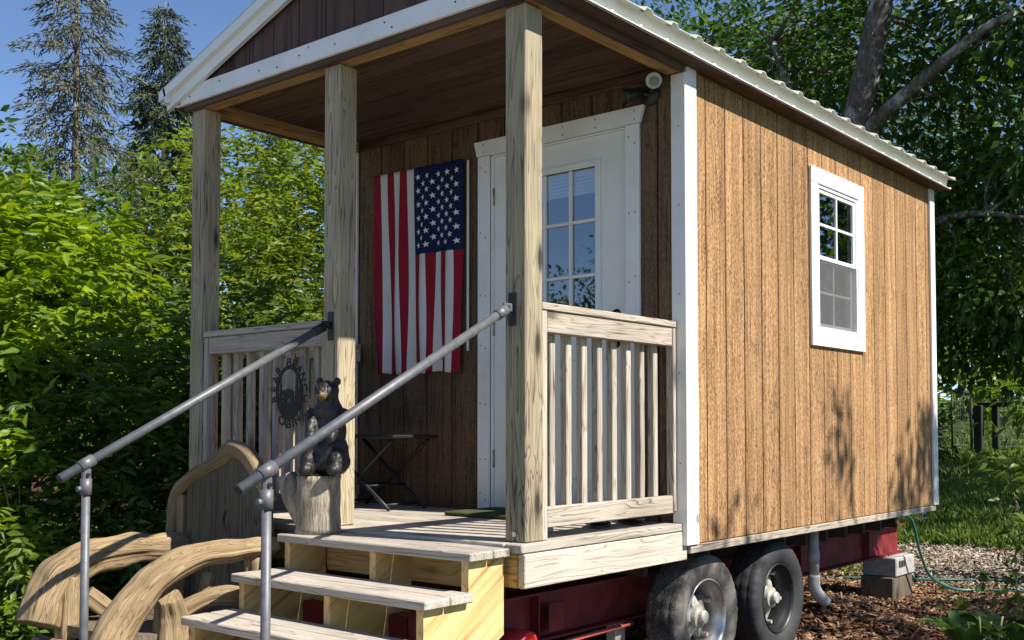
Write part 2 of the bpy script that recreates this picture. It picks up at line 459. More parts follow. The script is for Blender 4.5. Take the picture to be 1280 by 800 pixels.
# ================================================================== CABIN
cabin = thing('cabin', 'small brown wood-sided cabin with white trim and a gabled front porch', 'cabin', (-1.2, 2.4, -.16))
WP = white_paint()
GROOVE = plain('dark_groove_wood', (.05, .024, .012), .95)
def siding_rects(a0, a1, first, z0, z1, holes):
    """board strips between grooves, split round openings: (a,b,z0,z1)"""
    edges = [a0]; g = first
    while g < a1-.02:
        if g > a0+.02: edges.append(g)
        g += .2067
    edges.append(a1); out = []
    for a, b in zip(edges[:-1], edges[1:]):
        parts = [(a+.005, b-.005, z0, z1)]
        for (ha, hb, hz0, hz1) in holes:
            nw = []
            for (pa, pb, p0, p1) in parts:
                if pb <= ha or pa >= hb: nw.append((pa, pb, p0, p1)); continue
                if hz0 > p0+.01: nw.append((pa, pb, p0, hz0))
                if hz1 < p1-.01: nw.append((pa, pb, hz1, p1))
                if pa < ha-.012: nw.append((pa, ha, max(p0, hz0), min(p1, hz1)))
                if pb > hb+.012: nw.append((hb, pb, max(p0, hz0), min(p1, hz1)))
            parts = nw
        out += parts
    return out
def wall(name, axis, face, inward, a0, a1, z0, z1, first, holes, wm=None):
    wm = wm or W_siding
    """axis: the wall runs along this axis; face: outer coordinate; inward: sign of the inside direction"""
    b0, b1 = sorted((face+inward*.010, face+inward*.07))
    mb = MB()
    # backing with openings
    zs = sorted({z0, z1, *[h[2] for h in holes], *[h[3] for h in holes]}); As = sorted({a0, a1, *[h[0] for h in holes], *[h[1] for h in holes]})
    for i in range(len(As)-1):
        for j in range(len(zs)-1):
            ca, cz = (As[i]+As[i+1])/2, (zs[j]+zs[j+1])/2
            if any(h[0] < ca < h[1] and h[2] < cz < h[3] for h in holes): continue
            zz0, zz1 = max(zs[j], z0), min(zs[j+1], z1)
            if zz1 <= zz0: continue
            if axis == 'Y': mb.box(b0, b1, As[i], As[i+1], zz0, zz1)
            else: mb.box(As[i], As[i+1], b0, b1, zz0, zz1)
    w = mb.build(name, GROOVE, cabin)
    f0, f1 = sorted((face, face+inward*.011))
    for (a, b, p0, p1) in siding_rects(a0, a1, first, z0, z1, holes):
        if p1-p0 < .01 or b-a < .01: continue
        if axis == 'Y': box('siding_board', f0, f1, a, b, p0, p1, wm('Z'), w, .002)
        else: box('siding_board', a, b, f0, f1, p0, p1, wm('Z'), w, .002)
    return w
WH = (2.79, 3.41, 1.085, 1.985)
DH = (-1.262, -.310, -.11, 2.062)
wall('side_wall', 'Y', XR, -1, D+.012, YB, -.106, 2.36, 1.44, [WH])
wall('side_wall', 'Y', XL, 1, D+.012, YB, -.106, 2.36, 1.44, [])
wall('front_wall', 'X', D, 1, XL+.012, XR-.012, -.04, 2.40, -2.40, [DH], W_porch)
wall('back_wall', 'X', YB, -1, XL+.012, XR-.012, -.106, 2.40, -2.40, [])
# interior floor and ceiling keep the inside dark
box('interior_floor', XL+.08, XR-.08, D+.08, YB-.08, -.10, -.03, plain('subfloor', (.3, .22, .14), .8), cabin)
box('interior_ceiling', XL+.08, XR-.08, D+.08, YB-.08, 2.30, 2.34, plain('inner_ceiling', (.4, .34, .26), .8), cabin)
# corner trims
def trim(x0, x1, y0, y1, z0, z1, name='corner_trim', par=None): return box(name, x0, x1, y0, y1, z0, z1, WP, par or cabin, .003)
trim(XR-.065, XR+.020, D-.021, D-.001, -.108, 2.272)
trim(XR+.001, XR+.020, D+.0, D+.094, -.108, 2.33)
trim(XR+.001, XR+.020, YB-.072, YB+.02, -.108, 2.33)
trim(XL-.020, XL+.068, D-.021, D-.001, -.02, 2.272)
trim(XL-.020, XL-.001, D+.0, D+.094, -.108, 2.33)
# weathered skirt board under the siding
box('skirt_board', XR-.030, XR+.008, D+.03, YB-.01, -.152, -.110, W_rail, cabin)
box('skirt_board', XL-.008, XL+.030, D+.03, YB-.01, -.152, -.110, W_rail, cabin)
dark_under = plain('dark_joist_wood', (.07, .045, .03), .9, nscale=5)
for k in range(12):
    y = 1.3+k*.325; box('floor_joist', XL+.05, XR-.30, y, y+.04, -.30, -.112, dark_under, cabin)
st = box('strap_bracket', -.035, -.031, YB-.10, YB-.01, -.215, -.155, plain('galvanised', (.55, .56, .56), .4, .9, 30), cabin)
mbk = MB()
for k in range(4): mbk.box(-.0309, -.029, YB-.093+k*.022, YB-.083+k*.022, -.205, -.175)
mbk.build('slot', plain('black_hole', (.01, .01, .01), .9), st)
# hanging wires by the eave shadow
# ---- roof
METAL = plain('painted_roof_metal', (.52, .52, .45), .42, .0, 5, .12)
def roofz(x): return RZ-RS*abs(x-RX)
YF, YE = -.115, 5.02
def slope_mesh(s):
    prof = []; y = YF
    per = .2286
    while y < YE-.001:
        for dy, h in ((0, 0), (.065, 0), (.082, .019), (.118, .019), (.135, 0)):
            if y+dy < YE: prof.append((y+dy, h))
        y += per
    prof.append((YE, 0)); v, f = [], []
    ex = 1.402
    for (yy, h) in prof:
        for (dx, dz) in ((0, 0), (ex, 0), (ex, -.004), (0, -.004)):
            v.append((RX+s*dx, yy, RZ-RS*dx+h+.004+dz))
    for i in range(len(prof)-1):
        for k in range(4): f.append((i*4+k, i*4+(k+1) % 4, i*4+4+(k+1) % 4, i*4+4+k))
    f.append((0, 1, 2, 3)); f.append(tuple(range(len(v)-1, len(v)-5, -1)))
    me = mesh(v, f); bm = bmesh.new(); bm.from_mesh(me); bmesh.ops.recalc_face_normals(bm, faces=bm.faces); bm.to_mesh(me); bm.free(); return me
rf = obj('roof', slope_mesh(1), METAL, cabin)
obj('roof', slope_mesh(-1), METAL, cabin)
box('ridge_cap', RX-.12, RX+.12, YF, YE, RZ+.012, RZ+.03, METAL, cabin, .004)
deckm = plain('roof_sheathing', (.16, .10, .06), .9, nscale=6)
for s in (1, -1):
    pts = [(RX, RZ-.003), (RX+s*1.30, RZ-RS*1.30-.003), (RX+s*1.30, RZ-RS*1.30-.022), (RX, RZ-.022)]
    obj('roof_sheathing', prism(pts, 'Y', -.07, 4.99), deckm, cabin)
# fascia + drip edge with screws along both eaves
for s in (1, -1):
    xe = RX+s*1.313
    fa = obj('fascia', prism([(xe-s*.008, 2.312), (xe+s*.011, 2.312), (xe+s*.040, 2.400), (xe+s*.021, 2.400)], 'Y', -.112, 4.995), WP, cabin)
    x2 = xe+s*.010
    dr = box('drip_edge', min(x2-s*.006, x2+s*.046), max(x2-s*.006, x2+s*.046), -.112, 4.995, 2.312, 2.318, plain('white_metal', (.8, .8, .77), .35), cabin, .001)
    sm = None
    if s == 1:
        for k in range(23):
            y = -.02+k*.2286
            obj('screw', boxmesh(.012, .02, .014, .004), plain('white_metal', (.8, .8, .77), .35), dr, (x2+.036, y, 2.324))
    # flat soffit between wall and fascia
    xw = XR if s == 1 else XL
    box('soffit', min(xw, x2+s*.043)+.001, max(xw, x2+s*.043)-.001, -.06, 4.98, 2.303, 2.3105, W_gable('Y'), cabin, .001)
# ---- gable front
gp = [(RX-1.30, 2.35), (RX+1.30, 2.35), (RX+1.30, RZ-RS*1.30-.03), (RX, RZ-.03), (RX-1.30, RZ-RS*1.30-.03)]
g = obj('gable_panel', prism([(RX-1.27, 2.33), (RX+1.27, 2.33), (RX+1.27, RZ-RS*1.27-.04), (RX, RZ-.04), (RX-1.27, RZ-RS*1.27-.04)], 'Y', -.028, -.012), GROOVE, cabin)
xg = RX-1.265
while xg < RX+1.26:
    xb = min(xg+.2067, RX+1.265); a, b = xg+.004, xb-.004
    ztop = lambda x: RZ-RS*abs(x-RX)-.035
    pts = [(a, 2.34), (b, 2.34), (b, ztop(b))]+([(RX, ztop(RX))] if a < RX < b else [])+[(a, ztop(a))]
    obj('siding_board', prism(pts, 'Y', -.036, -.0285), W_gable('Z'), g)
    xg = xb
obj('gable_panel', prism([(RX-1.27, 2.33), (RX+1.27, 2.33), (RX+1.27, RZ-RS*1.27-.04), (RX, RZ-.04), (RX-1.27, RZ-RS*1.27-.04)], 'Y', YB-.01, YB+.012), W_gable('Z'), cabin)
box('gable_band', RX-1.31, RX+1.31, -.058, -.0365, 2.295, 2.392, WP, cabin, .003)
for s in (1, -1):
    def rk(off0, off1, d0, d1): 
        return [(RX+s*d0, RZ-RS*d0-off0), (RX+s*d1, RZ-RS*d1-off0), (RX+s*d1, RZ-RS*d1-off1), (RX+s*d0, RZ-RS*d0-off1)]
    obj('rake_board', prism(rk(.028, .115, 0.0005, 1.352), 'Y', -.082, -.0585), WP, cabin)
    obj('rake_edge', prism(rk(-.004, .052, 0.0005, 1.39), 'Y', -.112, -.0825), plain('white_metal', (.8, .8, .77), .35), cabin)
nail = plain('nail_head', (.06, .05, .045), .6)
nb = MB()
for x, z in [(-2.38, 2.33), (-2.1, 2.36), (-1.75, 2.34), (-1.6, 2.325), (-1.35, 2.37), (-1.15, 2.34), (-.8, 2.36), (-.75, 2.325), (-.35, 2.34), (-1.42, 2.345)]:
    nb.tube([(x, -.0585, z), (x, -.0610, z)], .0045, 8)
nb.build('nail', nail, cabin)
# ---- porch beams, ceiling, posts
PS = .1151; P1, P2, P3 = 0.0, -1.1792, -2.3273
HT = 2.27
def lap(name, *a): return box(name, *a)
BM = W_beam
fb = box('front_beam', XL-.005, XR+.004, -.034, -.006, 2.268, 2.334, W_gable('X'), cabin)
box('front_beam', XL+.002, XR-.003, -.004, .082, 2.272, 2.40, BM, cabin, .004)
for (x0, x1, xo) in ((XR-.09, XR-.006, XR-.004), (XL+.006, XL+.09, XL-.022)):
    box('side_beam', x0, x1, .084, D-.023, 2.274, 2.40, BM, cabin, .004)
    box('side_beam_cover', xo, xo+.026, -.004, D-.023, 2.268, 2.334, W_gable('Y'), cabin)
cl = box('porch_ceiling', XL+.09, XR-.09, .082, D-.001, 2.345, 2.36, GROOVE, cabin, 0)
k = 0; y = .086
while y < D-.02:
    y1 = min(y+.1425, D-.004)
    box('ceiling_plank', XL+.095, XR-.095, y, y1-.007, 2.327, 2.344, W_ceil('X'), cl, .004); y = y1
box('crown_trim', XL+.10, XR-.10, D-.030, D-.0015, 2.272, 2.325, W_ceil('X'), cabin, .006)
for i, px in enumerate((P1, P2, P3)):
    p = box('porch_post', px-PS, px, 0, PS, .001, 2.270, W_post('Z'), cabin, .006)
# bolt at the foot of the right post
tube('bolt', [(-.06, -.0005, .035), (-.06, -.008, .035)], .011, plain('galvanised', (.55, .56, .56), .4, .9, 30), cabin, 10)
# ---- deck
dk = box('deck', XL+.03, XR-.02, .04, D-.002, -.17, -.041, dark_under, cabin, 0)
y = -.055
while y < D-.025:
    y1 = min(y+.141, D-.004)
    box('deck_board', XL-.01, XR-.108, y, y1-.005, -.038, 0, W_deck('X'), dk, .004); y = y1
box('deck_edge_board', XR-.103, XR-.010, -.055, D-.004, -.038, 0, W_deck('Y'), dk, .005)
box('rim_board', XR-.046, XR-.008, -.036, D+.02, -.182, -.041, W_deck('Y'), cabin, .004)
box('rim_board', XL+.006, XL+.044, -.036, D+.02, -.182, -.041, W_deck('Y'), cabin, .004)
box('rim_board', XL+.05, XR-.05, -.036, .002, -.182, -.041, W_pine('X'), cabin, .004)
# ---- railings
def railing(kind, a0, a1, c, inward, n):
    """kind 'Y': runs along y at outer x=c ; 'X': runs along x at outer y=c"""
    def b(name, p0, p1, q0, q1, z0, z1, par, mat=W_rail):
        q0, q1 = sorted((c+inward*q0, c+inward*q1))
        if kind == 'Y': return box(name, q0, q1, p0, p1, z0, z1, mat, par, .004)
        return box(name, p0, p1, q0, q1, z0, z1, mat, par, .004)
    top = b('railing', a0, a1, -.004, .09, .979, 1.012, cabin)
    b('top_rail', a0+.042, a1-.030, .004, .042, .884, .977, top)
    b('bottom_rail', a0+.042, a1-.030, .004, .042, .052, .140, top)
    b('stile', a0, a0+.038, .0, .045, .002, .977, top); b('stile', a1-.026, a1, .0, .045, .06, .977, top)
    b('inner_rail', a0+.042, a1-.03, .084, .118, .90, .977, top)
    b('inner_rail', a0+.042, a1-.03, .084, .118, .055, .13, top)
    for k in range(n):
        p = a0+.042+(a1-a0-.075)*(k+.75)/(n+.5)
        b('baluster', p-.019, p+.019, .044, .082, .056, .974, top)
    return top
railing('Y', PS+.001, D-.024, -.006, -1, 8)
railing('Y', PS+.001, D-.024, P3-PS+.006, 1, 8)
railing('X', P3+.001, P2-PS-.001, .012, 1, 8)
# ---- door
dz0, dz1 = .022, 2.052
dx0, dx1 = -1.243, -.329
DW = plain('door_white', (.78, .77, .70), .4, 0, 4, .05)
gx0, gx1, gz0, gz1 = -1.062, -.510, 1.0, 1.902
mb = MB()
for (a, b, c, d_) in ((dx0, gx0, dz0, dz1), (gx1, dx1, dz0, dz1), (gx0, gx1, dz0, gz0), (gx0, gx1, gz1, dz1)):
    mb.box(a, b, D+.012, D+.055, c, d_)
door = mb.build('door', DW, cabin); door['label'] = 'white half-glazed door with nine panes'
for (a, b, c, d_) in ((gx0-.022, gx0+.014, gz0-.022, gz1+.022), (gx1-.014, gx1+.022, gz0-.022, gz1+.022), (gx0+.014, gx1-.014, gz0-.022, gz0+.014), (gx0+.014, gx1-.014, gz1-.014, gz1+.022)):
    box('glass_frame', a, b, D+.002, D+.011, c, d_, DW, door, .004)
cw = (gx1-gx0-.028-.036)/3; ch = (gz1-gz0-.028-.036)/3
for i in range(3):
    for j in range(3):
        a = gx0+.014+i*(cw+.018); c = gz0+.014+j*(ch+.018)
        box('pane', a+.0005, a+cw-.0005, D+.026, D+.030, c+.0005, c+ch-.0005, glass(), door, 0)
for i in (1, 2):
    a = gx0+.014+i*(cw+.018)-.018; box('muntin', a, a+.018, D+.008, D+.033, gz0+.014, gz1-.014, DW, door, .004)
    c = gz0+.014+i*(ch+.018)-.018
    for q in range(3):
        a = gx0+.014+q*(cw+.018); box('muntin', a, a+cw, D+.009, D+.033, c, c+.018, DW, door, .004)
for k in range(7): box('blind_slat', gx0+.016, gx1-.016, D+.0345, D+.0365, gz1-.150+k*.020, gz1-.132+k*.020, plain('blind_white', (.85, .85, .83), .5), door, .001)
box('blind_head', gx0+.0, gx1-.0, D+.07, D+.11, gz1-.012, gz1+.03, plain('blind_white', (.8, .8, .78), .5), door, .003)
for (a, b) in ((dx0+.12, -.80), (-.77, dx1-.12)):
    box('door_panel', a, b, D+.004, D+.011, .20, .84, DW, door, .010)
for zz in (.30, 1.06, 1.82): tube('hinge', [(dx0-.004, D+.006, zz-.05), (dx0-.004, D+.006, zz+.05)], .007, plain('hinge_brass', (.35, .3, .2), .4, .8), door, 8)
kn = obj('knob', lathe([(.0, -.062), (.02, -.060), (.027, -.045), (.02, -.03), (.010, -.022), (.010, -.008), (.03, -.006), (.03, 0)], 16, 'Y'), plain('dark_bronze', (.05, .04, .035), .35, .8), door, (dx1-.06, D+.012, .93))
obj('deadbolt', lathe([(.0, -.02), (.02, -.018), (.026, 0)], 14, 'Y'), plain('dark_bronze', (.05, .04, .035), .35, .8), door, (dx1-.06, D+.012, 1.08))
# door casing
trim(-1.349, -1.263, D-.021, D-.001, .004, 2.062, 'door_casing'); trim(-.312, -.226, D-.021, D-.001, .004, 2.062, 'door_casing')
obj('door_header', prism([(-1.353, 2.064), (-.222, 2.064), (-.195, 2.152), (-1.375, 2.152)], 'Y', D-.024, D-.001), WP, cabin)
for (a, b) in ((-1.262, -1.245), (-.327, -.311)): box('door_jamb', a, b, D-.001, D+.06, .004, 2.06, WP, cabin, .002)
box('door_jamb', -1.245, -.327, D-.001, D+.06, 2.054, 2.062, WP, cabin, .001)
box('threshold', -1.26, -.312, D-.03, D+.06, .002, .020, plain('dark_bronze', (.05, .04, .035), .35, .8), cabin, .003)
nb = MB()
for z in (.08, .30, .62, .95, 1.25, 1.6, 1.98):
    for x in (-1.325, -1.285, -.288, -.25): nb.tube([(x, D-.0212, z+.02*math.sin(x*90+z*20)), (x, D-.0228, z+.02*math.sin(x*90+z*20))], .004, 7)
for x in (-1.3, -1.05, -.72, -.5, -.25):
    for z in (2.085, 2.13): nb.tube([(x, D-.0242, z), (x, D-.0258, z)], .004, 7)
for z in (.3, .75, 1.15, 1.6, 2.0): nb.tube([(.012, D-.0212, z), (.012, D-.0228, z)], .0035, 7)
nb.build('nail', nail, cabin)
# ---- side window
wy0, wy1, wz0, wz1 = 2.69, 3.51, .978, 2.082
win = MB()
VW = plain('vinyl_white', (.82, .82, .80), .4)
x0, x1 = XR+.001, XR+.021
t = .098
mbw = MB()
mbw.box(XR-.05, XR+.012, wy0+t, wy0+t+.022, wz0+t, wz1-t); mbw.box(XR-.05, XR+.012, wy1-t-.022, wy1-t, wz0+t, wz1-t)
mbw.box(XR-.05, XR+.012, wy0+t+.022, wy1-t-.022, wz0+t, wz0+t+.024); mbw.box(XR-.05, XR+.012, wy0+t+.022, wy1-t-.022, wz1-t-.02, wz1-t)
window = mbw.build('window', VW, cabin); window['label'] = 'white double-hung side window with grilles'
box('window_casing', x0, x1, wy0, wy1, wz1-t, wz1, WP, window); box('window_casing', x0, x1, wy0, wy1, wz0, wz0+t, WP, window)
box('window_casing', x0, x1-.001, wy0, wy0+t, wz0+t+.001, wz1-t-.001, WP, window); box('window_casing', x0, x1-.001, wy1-t, wy1, wz0+t+.001, wz1-t-.001, WP, window)
iy0, iy1 = wy0+t+.022, wy1-t-.022; zm = 1.532
def sash(xo, za, zb, mw):
    f = .026
    s_ = box('sash', xo-.02, xo, iy0, iy1, zb-f, zb, VW, window, .003)
    box('sash_rail', xo-.02, xo, iy0, iy1, za, za+f, VW, s_, .003)
    box('sash_rail', xo-.02, xo, iy0, iy0+f, za+f, zb-f, VW, s_, .003); box('sash_rail', xo-.02, xo, iy1-f, iy1, za+f, zb-f, VW, s_, .003)
    box('pane', xo-.012, xo-.009, iy0+f, iy1-f, za+f, zb-f, glass(), s_, 0)
    ym = (iy0+iy1)/2; zc = (za+zb)/2
    box('grille', xo-.0085, xo-.001, ym-mw/2, ym+mw/2, za+f, zb-f, VW, s_, .001)
    for (q0, q1) in ((iy0+f, ym-mw/2), (ym+mw/2, iy1-f)): box('grille', xo-.0085, xo-.001, q0, q1, zc-mw/2, zc+mw/2, VW, s_, .001)
sash(XR+.004, zm-.012, wz1-t-.022, .016); sash(XR-.020, wz0+t+.026, zm+.012, .014)
tsc = NT('insect_screen'); tb = tsc.n('BsdfTransparent'); df = tsc.n('BsdfDiffuse', ins={'Color': (.16, .16, .16, 1)})
mx = tsc.n('MixShader', ins={0: .42}); tsc.l(tb.outputs[0], mx.inputs[1]); tsc.l(df.outputs[0], mx.inputs[2]); tsc.l(mx.outputs[0], tsc.out.inputs[0])
box('screen', XR-.0005, XR+.0005, iy0+.003, iy1-.003, wz0+t+.026, zm-.014, tsc.m, window, 0)

# ================================================================== TRAILER
RED = plain('red_frame_paint', (.17, .013, .013), .65, 0, 8, .5, .25, 70)
trailer = thing('trailer', 'red steel tandem-axle trailer frame with worn tyres under the cabin', 'trailer', (-1.2, 2.0, GZ))
def ibeam(name, xc, y0, y1, z0, z1, w, mat, par):
    tw, tf = .008, .012
    pts = [(xc-w/2, z0), (xc+w/2, z0), (xc+w/2, z0+tf), (xc+tw/2, z0+tf), (xc+tw/2, z1-tf), (xc+w/2, z1-tf), (xc+w/2, z1), (xc-w/2, z1), (xc-w/2, z1-tf), (xc-tw/2, z1-tf), (xc-tw/2, z0+tf), (xc-w/2, z0+tf)]
    return obj(name, prism(pts, 'Y', y0, y1), mat, par)
for xc in (-.43, -1.98):
    b_ = ibeam('frame_beam', xc, -.25, 5.33, -.535, -.303, .125, RED, trailer)
for y in (-.2, .75, 1.6, 2.44, 3.6, 4.9): box('cross_member', -1.915, -.495, y, y+.06, -.45, -.33, RED, trailer, .004)
for y in (.55, 3.4, 4.6): box('gusset', -.427, -.372, y, y+.008, -.522, -.316, RED, trailer, 0)
for y0 in (1.2, 2.0, 2.85): box('spring_hanger', -.44, -.38, y0, y0+.09, -.64, -.537, plain('pale_metal', (.5, .47, .42), .6, .3, 20), trailer, .004)
# reflector plate, conduit pipe and a red round hitch tube near the front
box('plate', -.368, -.362, .62, .74, -.50, -.36, RED, trailer, .003)
tube('pipe', [(-.34, .25, -.56), (-.34, 1.3, -.545)], .012, plain('pipe_red', (.5, .1, .08), .5), trailer, 8)
obj('round_tube', lathe([(.038, .0), (.055, .0), (.055, .16), (.038, .16), (.038, .0)], 28, 'X'), plain('bright_red', (.55, .03, .035), .4), trailer, (-.40, .32, -.49))
TYRE = None
def tyremat():
    t = NT('tyre_rubber'); v, raw = objcoord(t, (1, 1, 1))
    n1 = t.noise(v, 9, 5, .7); n2 = t.noise(v, 60, 4)
    c = t.ramp(n1, [(.35, (.055, .052, .048)), (.62, (.19, .172, .145))])
    
    mp = t.n('Mapping'); mp.inputs['Scale'].default_value = (52, 52, 52); t.l(raw, mp.inputs[0])
    vo = t.n('TexVoronoi', feature='DISTANCE_TO_EDGE'); vo.inputs['Scale'].default_value = 1.0; t.l(mp.outputs[0], vo.inputs['Vector'])
    cr = t.ramp(vo.outputs['Distance'], [(.02, 0.0), (.09, 1.0)])
    sx = t.n('SeparateXYZ'); tc2 = t.n('TexCoord'); t.l(tc2.outputs['Object'], sx.inputs[0])
    rr = t.math('SQRT', t.math('ADD', t.math('POWER', sx.outputs[1], 2.0), t.math('POWER', sx.outputs[2], 2.0)))
    on_tread = t.math('GREATER_THAN', rr, .327)
    cr = t.math('MAXIMUM', cr, t.math('SUBTRACT', 1.0, on_tread))
    c = t.mix(t.math('MULTIPLY', t.math('SUBTRACT', 1.0, cr), .6), c, (.03, .03, .028))
    t.set(col=c, rough=.85, spec=.2); t.bump(t.math('ADD', t.math('MULTIPLY', n2, .4), cr), .6, .006); return t.m
TY = tyremat(); TYD = plain('dark_tyre_rubber', (.030, .029, .029), .7, 0, 8, .35, .3, 60)
r = .338; w2 = .105
prof = [(.200, -.075), (.212, -.088), (.245, -.103), (.285, -.108), (.312, -.099), (.324, -.090), (.332, -.078), (.335, -.055), (.3335, -.052), (.3335, -.049), (.3365, -.046), (.338, -.006), (.3365, -.003),
        (.3365, .003), (.338, .006), (.3365, .046), (.3335, .049), (.3335, .052), (.335, .055), (.332, .078), (.324, .090), (.312, .099), (.285, .108), (.245, .103), (.212, .088), (.200, .075)]
NS = 120
def lug(j, k):
    if j in (4, 5, 6, 19, 20, 21): return -.004 if k % 3 == 0 else 0
    if j in (7, 10, 11, 14, 15, 18): return -.003 if (k+j) % 4 == 0 else 0
    return 0
tyre_me = lathe(prof, NS, 'X', lug)
for p in tyre_me.polygons: p.use_smooth = True
rim_prof = [(.203, .088), (.207, .080), (.200, .062), (.186, .050), (.178, .012), (.172, -.055), (.182, -.085), (.178, -.085), (.165, -.055), (.168, .015), (.176, .048), (.196, .070), (.197, .090), (.203, .088)]
rim_me = lathe(rim_prof, 48, 'X')
def spider():
    mb = MB()
    for k in range(5):
        th = 2*math.pi*k/5+.35; c, s = math.cos(th), math.sin(th)
        def P(r_, w_, x): return (x, c*r_-s*w_, s*r_+c*w_)
        v = [P(.03, -.035, .035), P(.03, .035, .035), P(.165, .020, -.02), P(.165, -.020, -.02), P(.03, -.035, -.03), P(.03, .035, -.03), P(.165, .026, -.05), P(.165, -.026, -.05)]
        mb.add(v, [(0, 1, 2, 3), (7, 6, 5, 4), (0, 4, 5, 1), (1, 5, 6, 2), (2, 6, 7, 3), (3, 7, 4, 0)])
        q = [P(.150, 0, -.01), P(.150, 0, .028)]; mb.tube(q, .011, 8)
    me = lathe([(.0, .082), (.030, .080), (.036, .072), (.036, .05), (.060, .045), (.066, .02), (.066, -.05)], 24, 'X')
    mb.add([v.co[:] for v in me.vertices], [tuple(p.vertices) for p in me.polygons])
    return mesh(mb.v, mb.f)
sp_me = spider()
SIL = plain('silver_rim', (.50, .49, .46), .38, .75, 14, .3); HUBM = plain('pale_hub_metal', (.46, .43, .36), .55, .35, 18, .35)
BLK = plain('black_rim', (.02, .02, .022), .45, .3, 14, .4)
def wheel(x, y, flip, rm, ty=None, rot=0):
    wo = obj('wheel', tyre_me.copy(), ty or TY, trailer, (x, y, -.527), (rot, 0, math.pi if flip else 0))
    for n_, m_, mt in (('rim', rim_me, rm), ('hub', sp_me, HUBM)):
        o = bpy.data.objects.new(n_, m_.copy()); o.data.materials.append(mt); link(o, wo)
    return wo
wheel(-.155, 1.60, False, SIL, None, .1)['label'] = 'front wheel with dusty tyre and silver rim'
wheel(-.155, 2.44, False, BLK, TYD, .75)['label'] = 'rear wheel with dark tyre and black rim'
wheel(-2.28, 1.60, True, SIL); wheel(-2.28, 2.44, True, BLK)
for y in (1.60, 2.44): tube('axle', [(-2.2, y, -.527), (-.2, y, -.527)], .04, dark_under, trailer, 12)

# support blocks, drain pipe, hose
CMU = plain('grey_concrete_block', (.36, .34, .31), .95, 0, 22, .25, .6, 90)
sb = thing('support_stack', 'grey weathered block stack propping the rear end of the trailer beam', 'block stack', (-.40, 5.08, GZ))
o_ = box('upper_block', -.54, -.27, 4.88, 5.28, -.685, -.537, CMU, sb, .008)
for k in range(4): box('vent_slot', -.2698, -.266, 4.93+k*.035, 4.95+k*.035, -.615, -.565, plain('black_hole', (.01, .01, .01), .9), o_, 0)
box('lower_block', -.55, -.285, 4.86, 5.27, -.90, -.687, W_slab('Z'), sb, .01)
PV = plain('old_white_pvc', (.40, .39, .37), .5, 0, 6, .2)
dp = thing('drain_pipe', 'white plastic drain pipe with an elbow beside the rear wheel', 'pipe', (-.25, 3.35, -.66))
tube('pipe', [(-.25, 3.33, -.12), (-.25, 3.33, -.52)], .034, PV, dp, 16)
tube('coupling', [(-.25, 3.33, -.34), (-.25, 3.33, -.42)], .040, PV, dp, 16)
tube('elbow', catmull([(-.25, 3.33, -.50), (-.25, 3.33, -.57), (-.235, 3.36, -.63), (-.20, 3.41, -.69)], 4), .040, PV, dp, 16)
HOSE = plain('green_hose_rubber', (.03, .14, .11), .4)
hz = GZ+.02
pts = catmull([(-.25, 4.7, -.20), (-.19, 4.92, -.21), (-.17, 5.0, -.30), (-.165, 5.12, -.52), (-.14, 5.3, -.72), (-.03, 5.55, hz+.01), (.12, 5.72, hz), (.45, 5.86, hz), (1.1, 6.0, hz), (1.5, 6.4, hz), (1.2, 6.8, hz), (.5, 6.62, hz), (.0, 6.35, hz), (-.45, 6.02, hz), (-1.2, 5.6, hz)], 8)
tag(tube('garden_hose', pts, .011, HOSE, None, 8), 'dark green garden hose hanging from the rear corner onto the wood chips', 'hose')

# ================================================================== STAIRS
stairs = thing('porch_stairs', 'new pine porch steps with grey weathered treads leading to the deck', 'stairs', (-.64, -.6, GZ))
SX0, SX1 = -1.25, -.032
NT_ = 5; RUN = .252; RISE = .157
for k in range(NT_):
    zt = -.016-k*RISE; yn = -.305-k*RUN
    t0 = box('tread', SX0, SX1, yn, yn+.138, zt-.036, zt, W_deck('X'), stairs, .005)
    if k == 0: box('tread', SX0, SX1, yn+.143, -.062, zt-.036, zt, W_deck('X'), stairs, .005)
    else: box('tread', SX0, SX1, yn+.143, yn+.272, zt-.036, zt, W_deck('X'), stairs, .005)
def stringer():
    pts = [(-.062, -.053)]
    for k in range(NT_):
        yn = -.305-k*RUN+.028; zt = -.016-k*RISE-.0365
        yb = -.062 if k == 0 else yn+RUN
        if k > 0: pts.append((yb, zt))
        pts.append((yn, zt))
    pts.append((-.305-(NT_-1)*RUN+.028, GZ+.005)); pts.append((-.305-(NT_-1)*RUN+.028+.34, GZ+.005)); pts.append((-.062, -.37))
    return pts
sp = stringer()
bm_ = prism(sp, 'X', -.019, .019)
def W_str():
    if 'stringer' in _mc: return _mc['stringer']
    t = NT('stringer_pine'); v, raw = objcoord(t, (1, 1, 1))
    mp = t.n('Mapping'); mp.inputs['Rotation'].default_value = (R(-32), 0, 0); t.l(raw, mp.inputs[0])
    m2 = t.n('Mapping'); m2.inputs['Scale'].default_value = (1, .05, 1); t.l(mp.outputs[0], m2.inputs[0])
    n1 = t.noise(m2.outputs[0], 26, 3, .55); n2 = t.noise(m2.outputs[0], 90, 3)
    c = t.ramp(n1, [(.32, (.28, .15, .05)), (.40, (.56, .36, .14)), (.55, (.70, .48, .21)), (.75, (.74, .54, .27))])
    c = t.mix(t.math('MULTIPLY', n2, .25), c, (.5, .33, .14))
    t.set(col=c, rough=.75, spec=.3); _mc['stringer'] = t.m; return t.m
for x in (SX1-.055, -.625, SX0+.045): obj('stringer', bm_.copy(), W_str(), stairs, (x, 0, 0))
box('backer_board', SX0+.07, SX1-.08, -.061, -.0385, -.20, -.055, W_pine('X'), stairs)
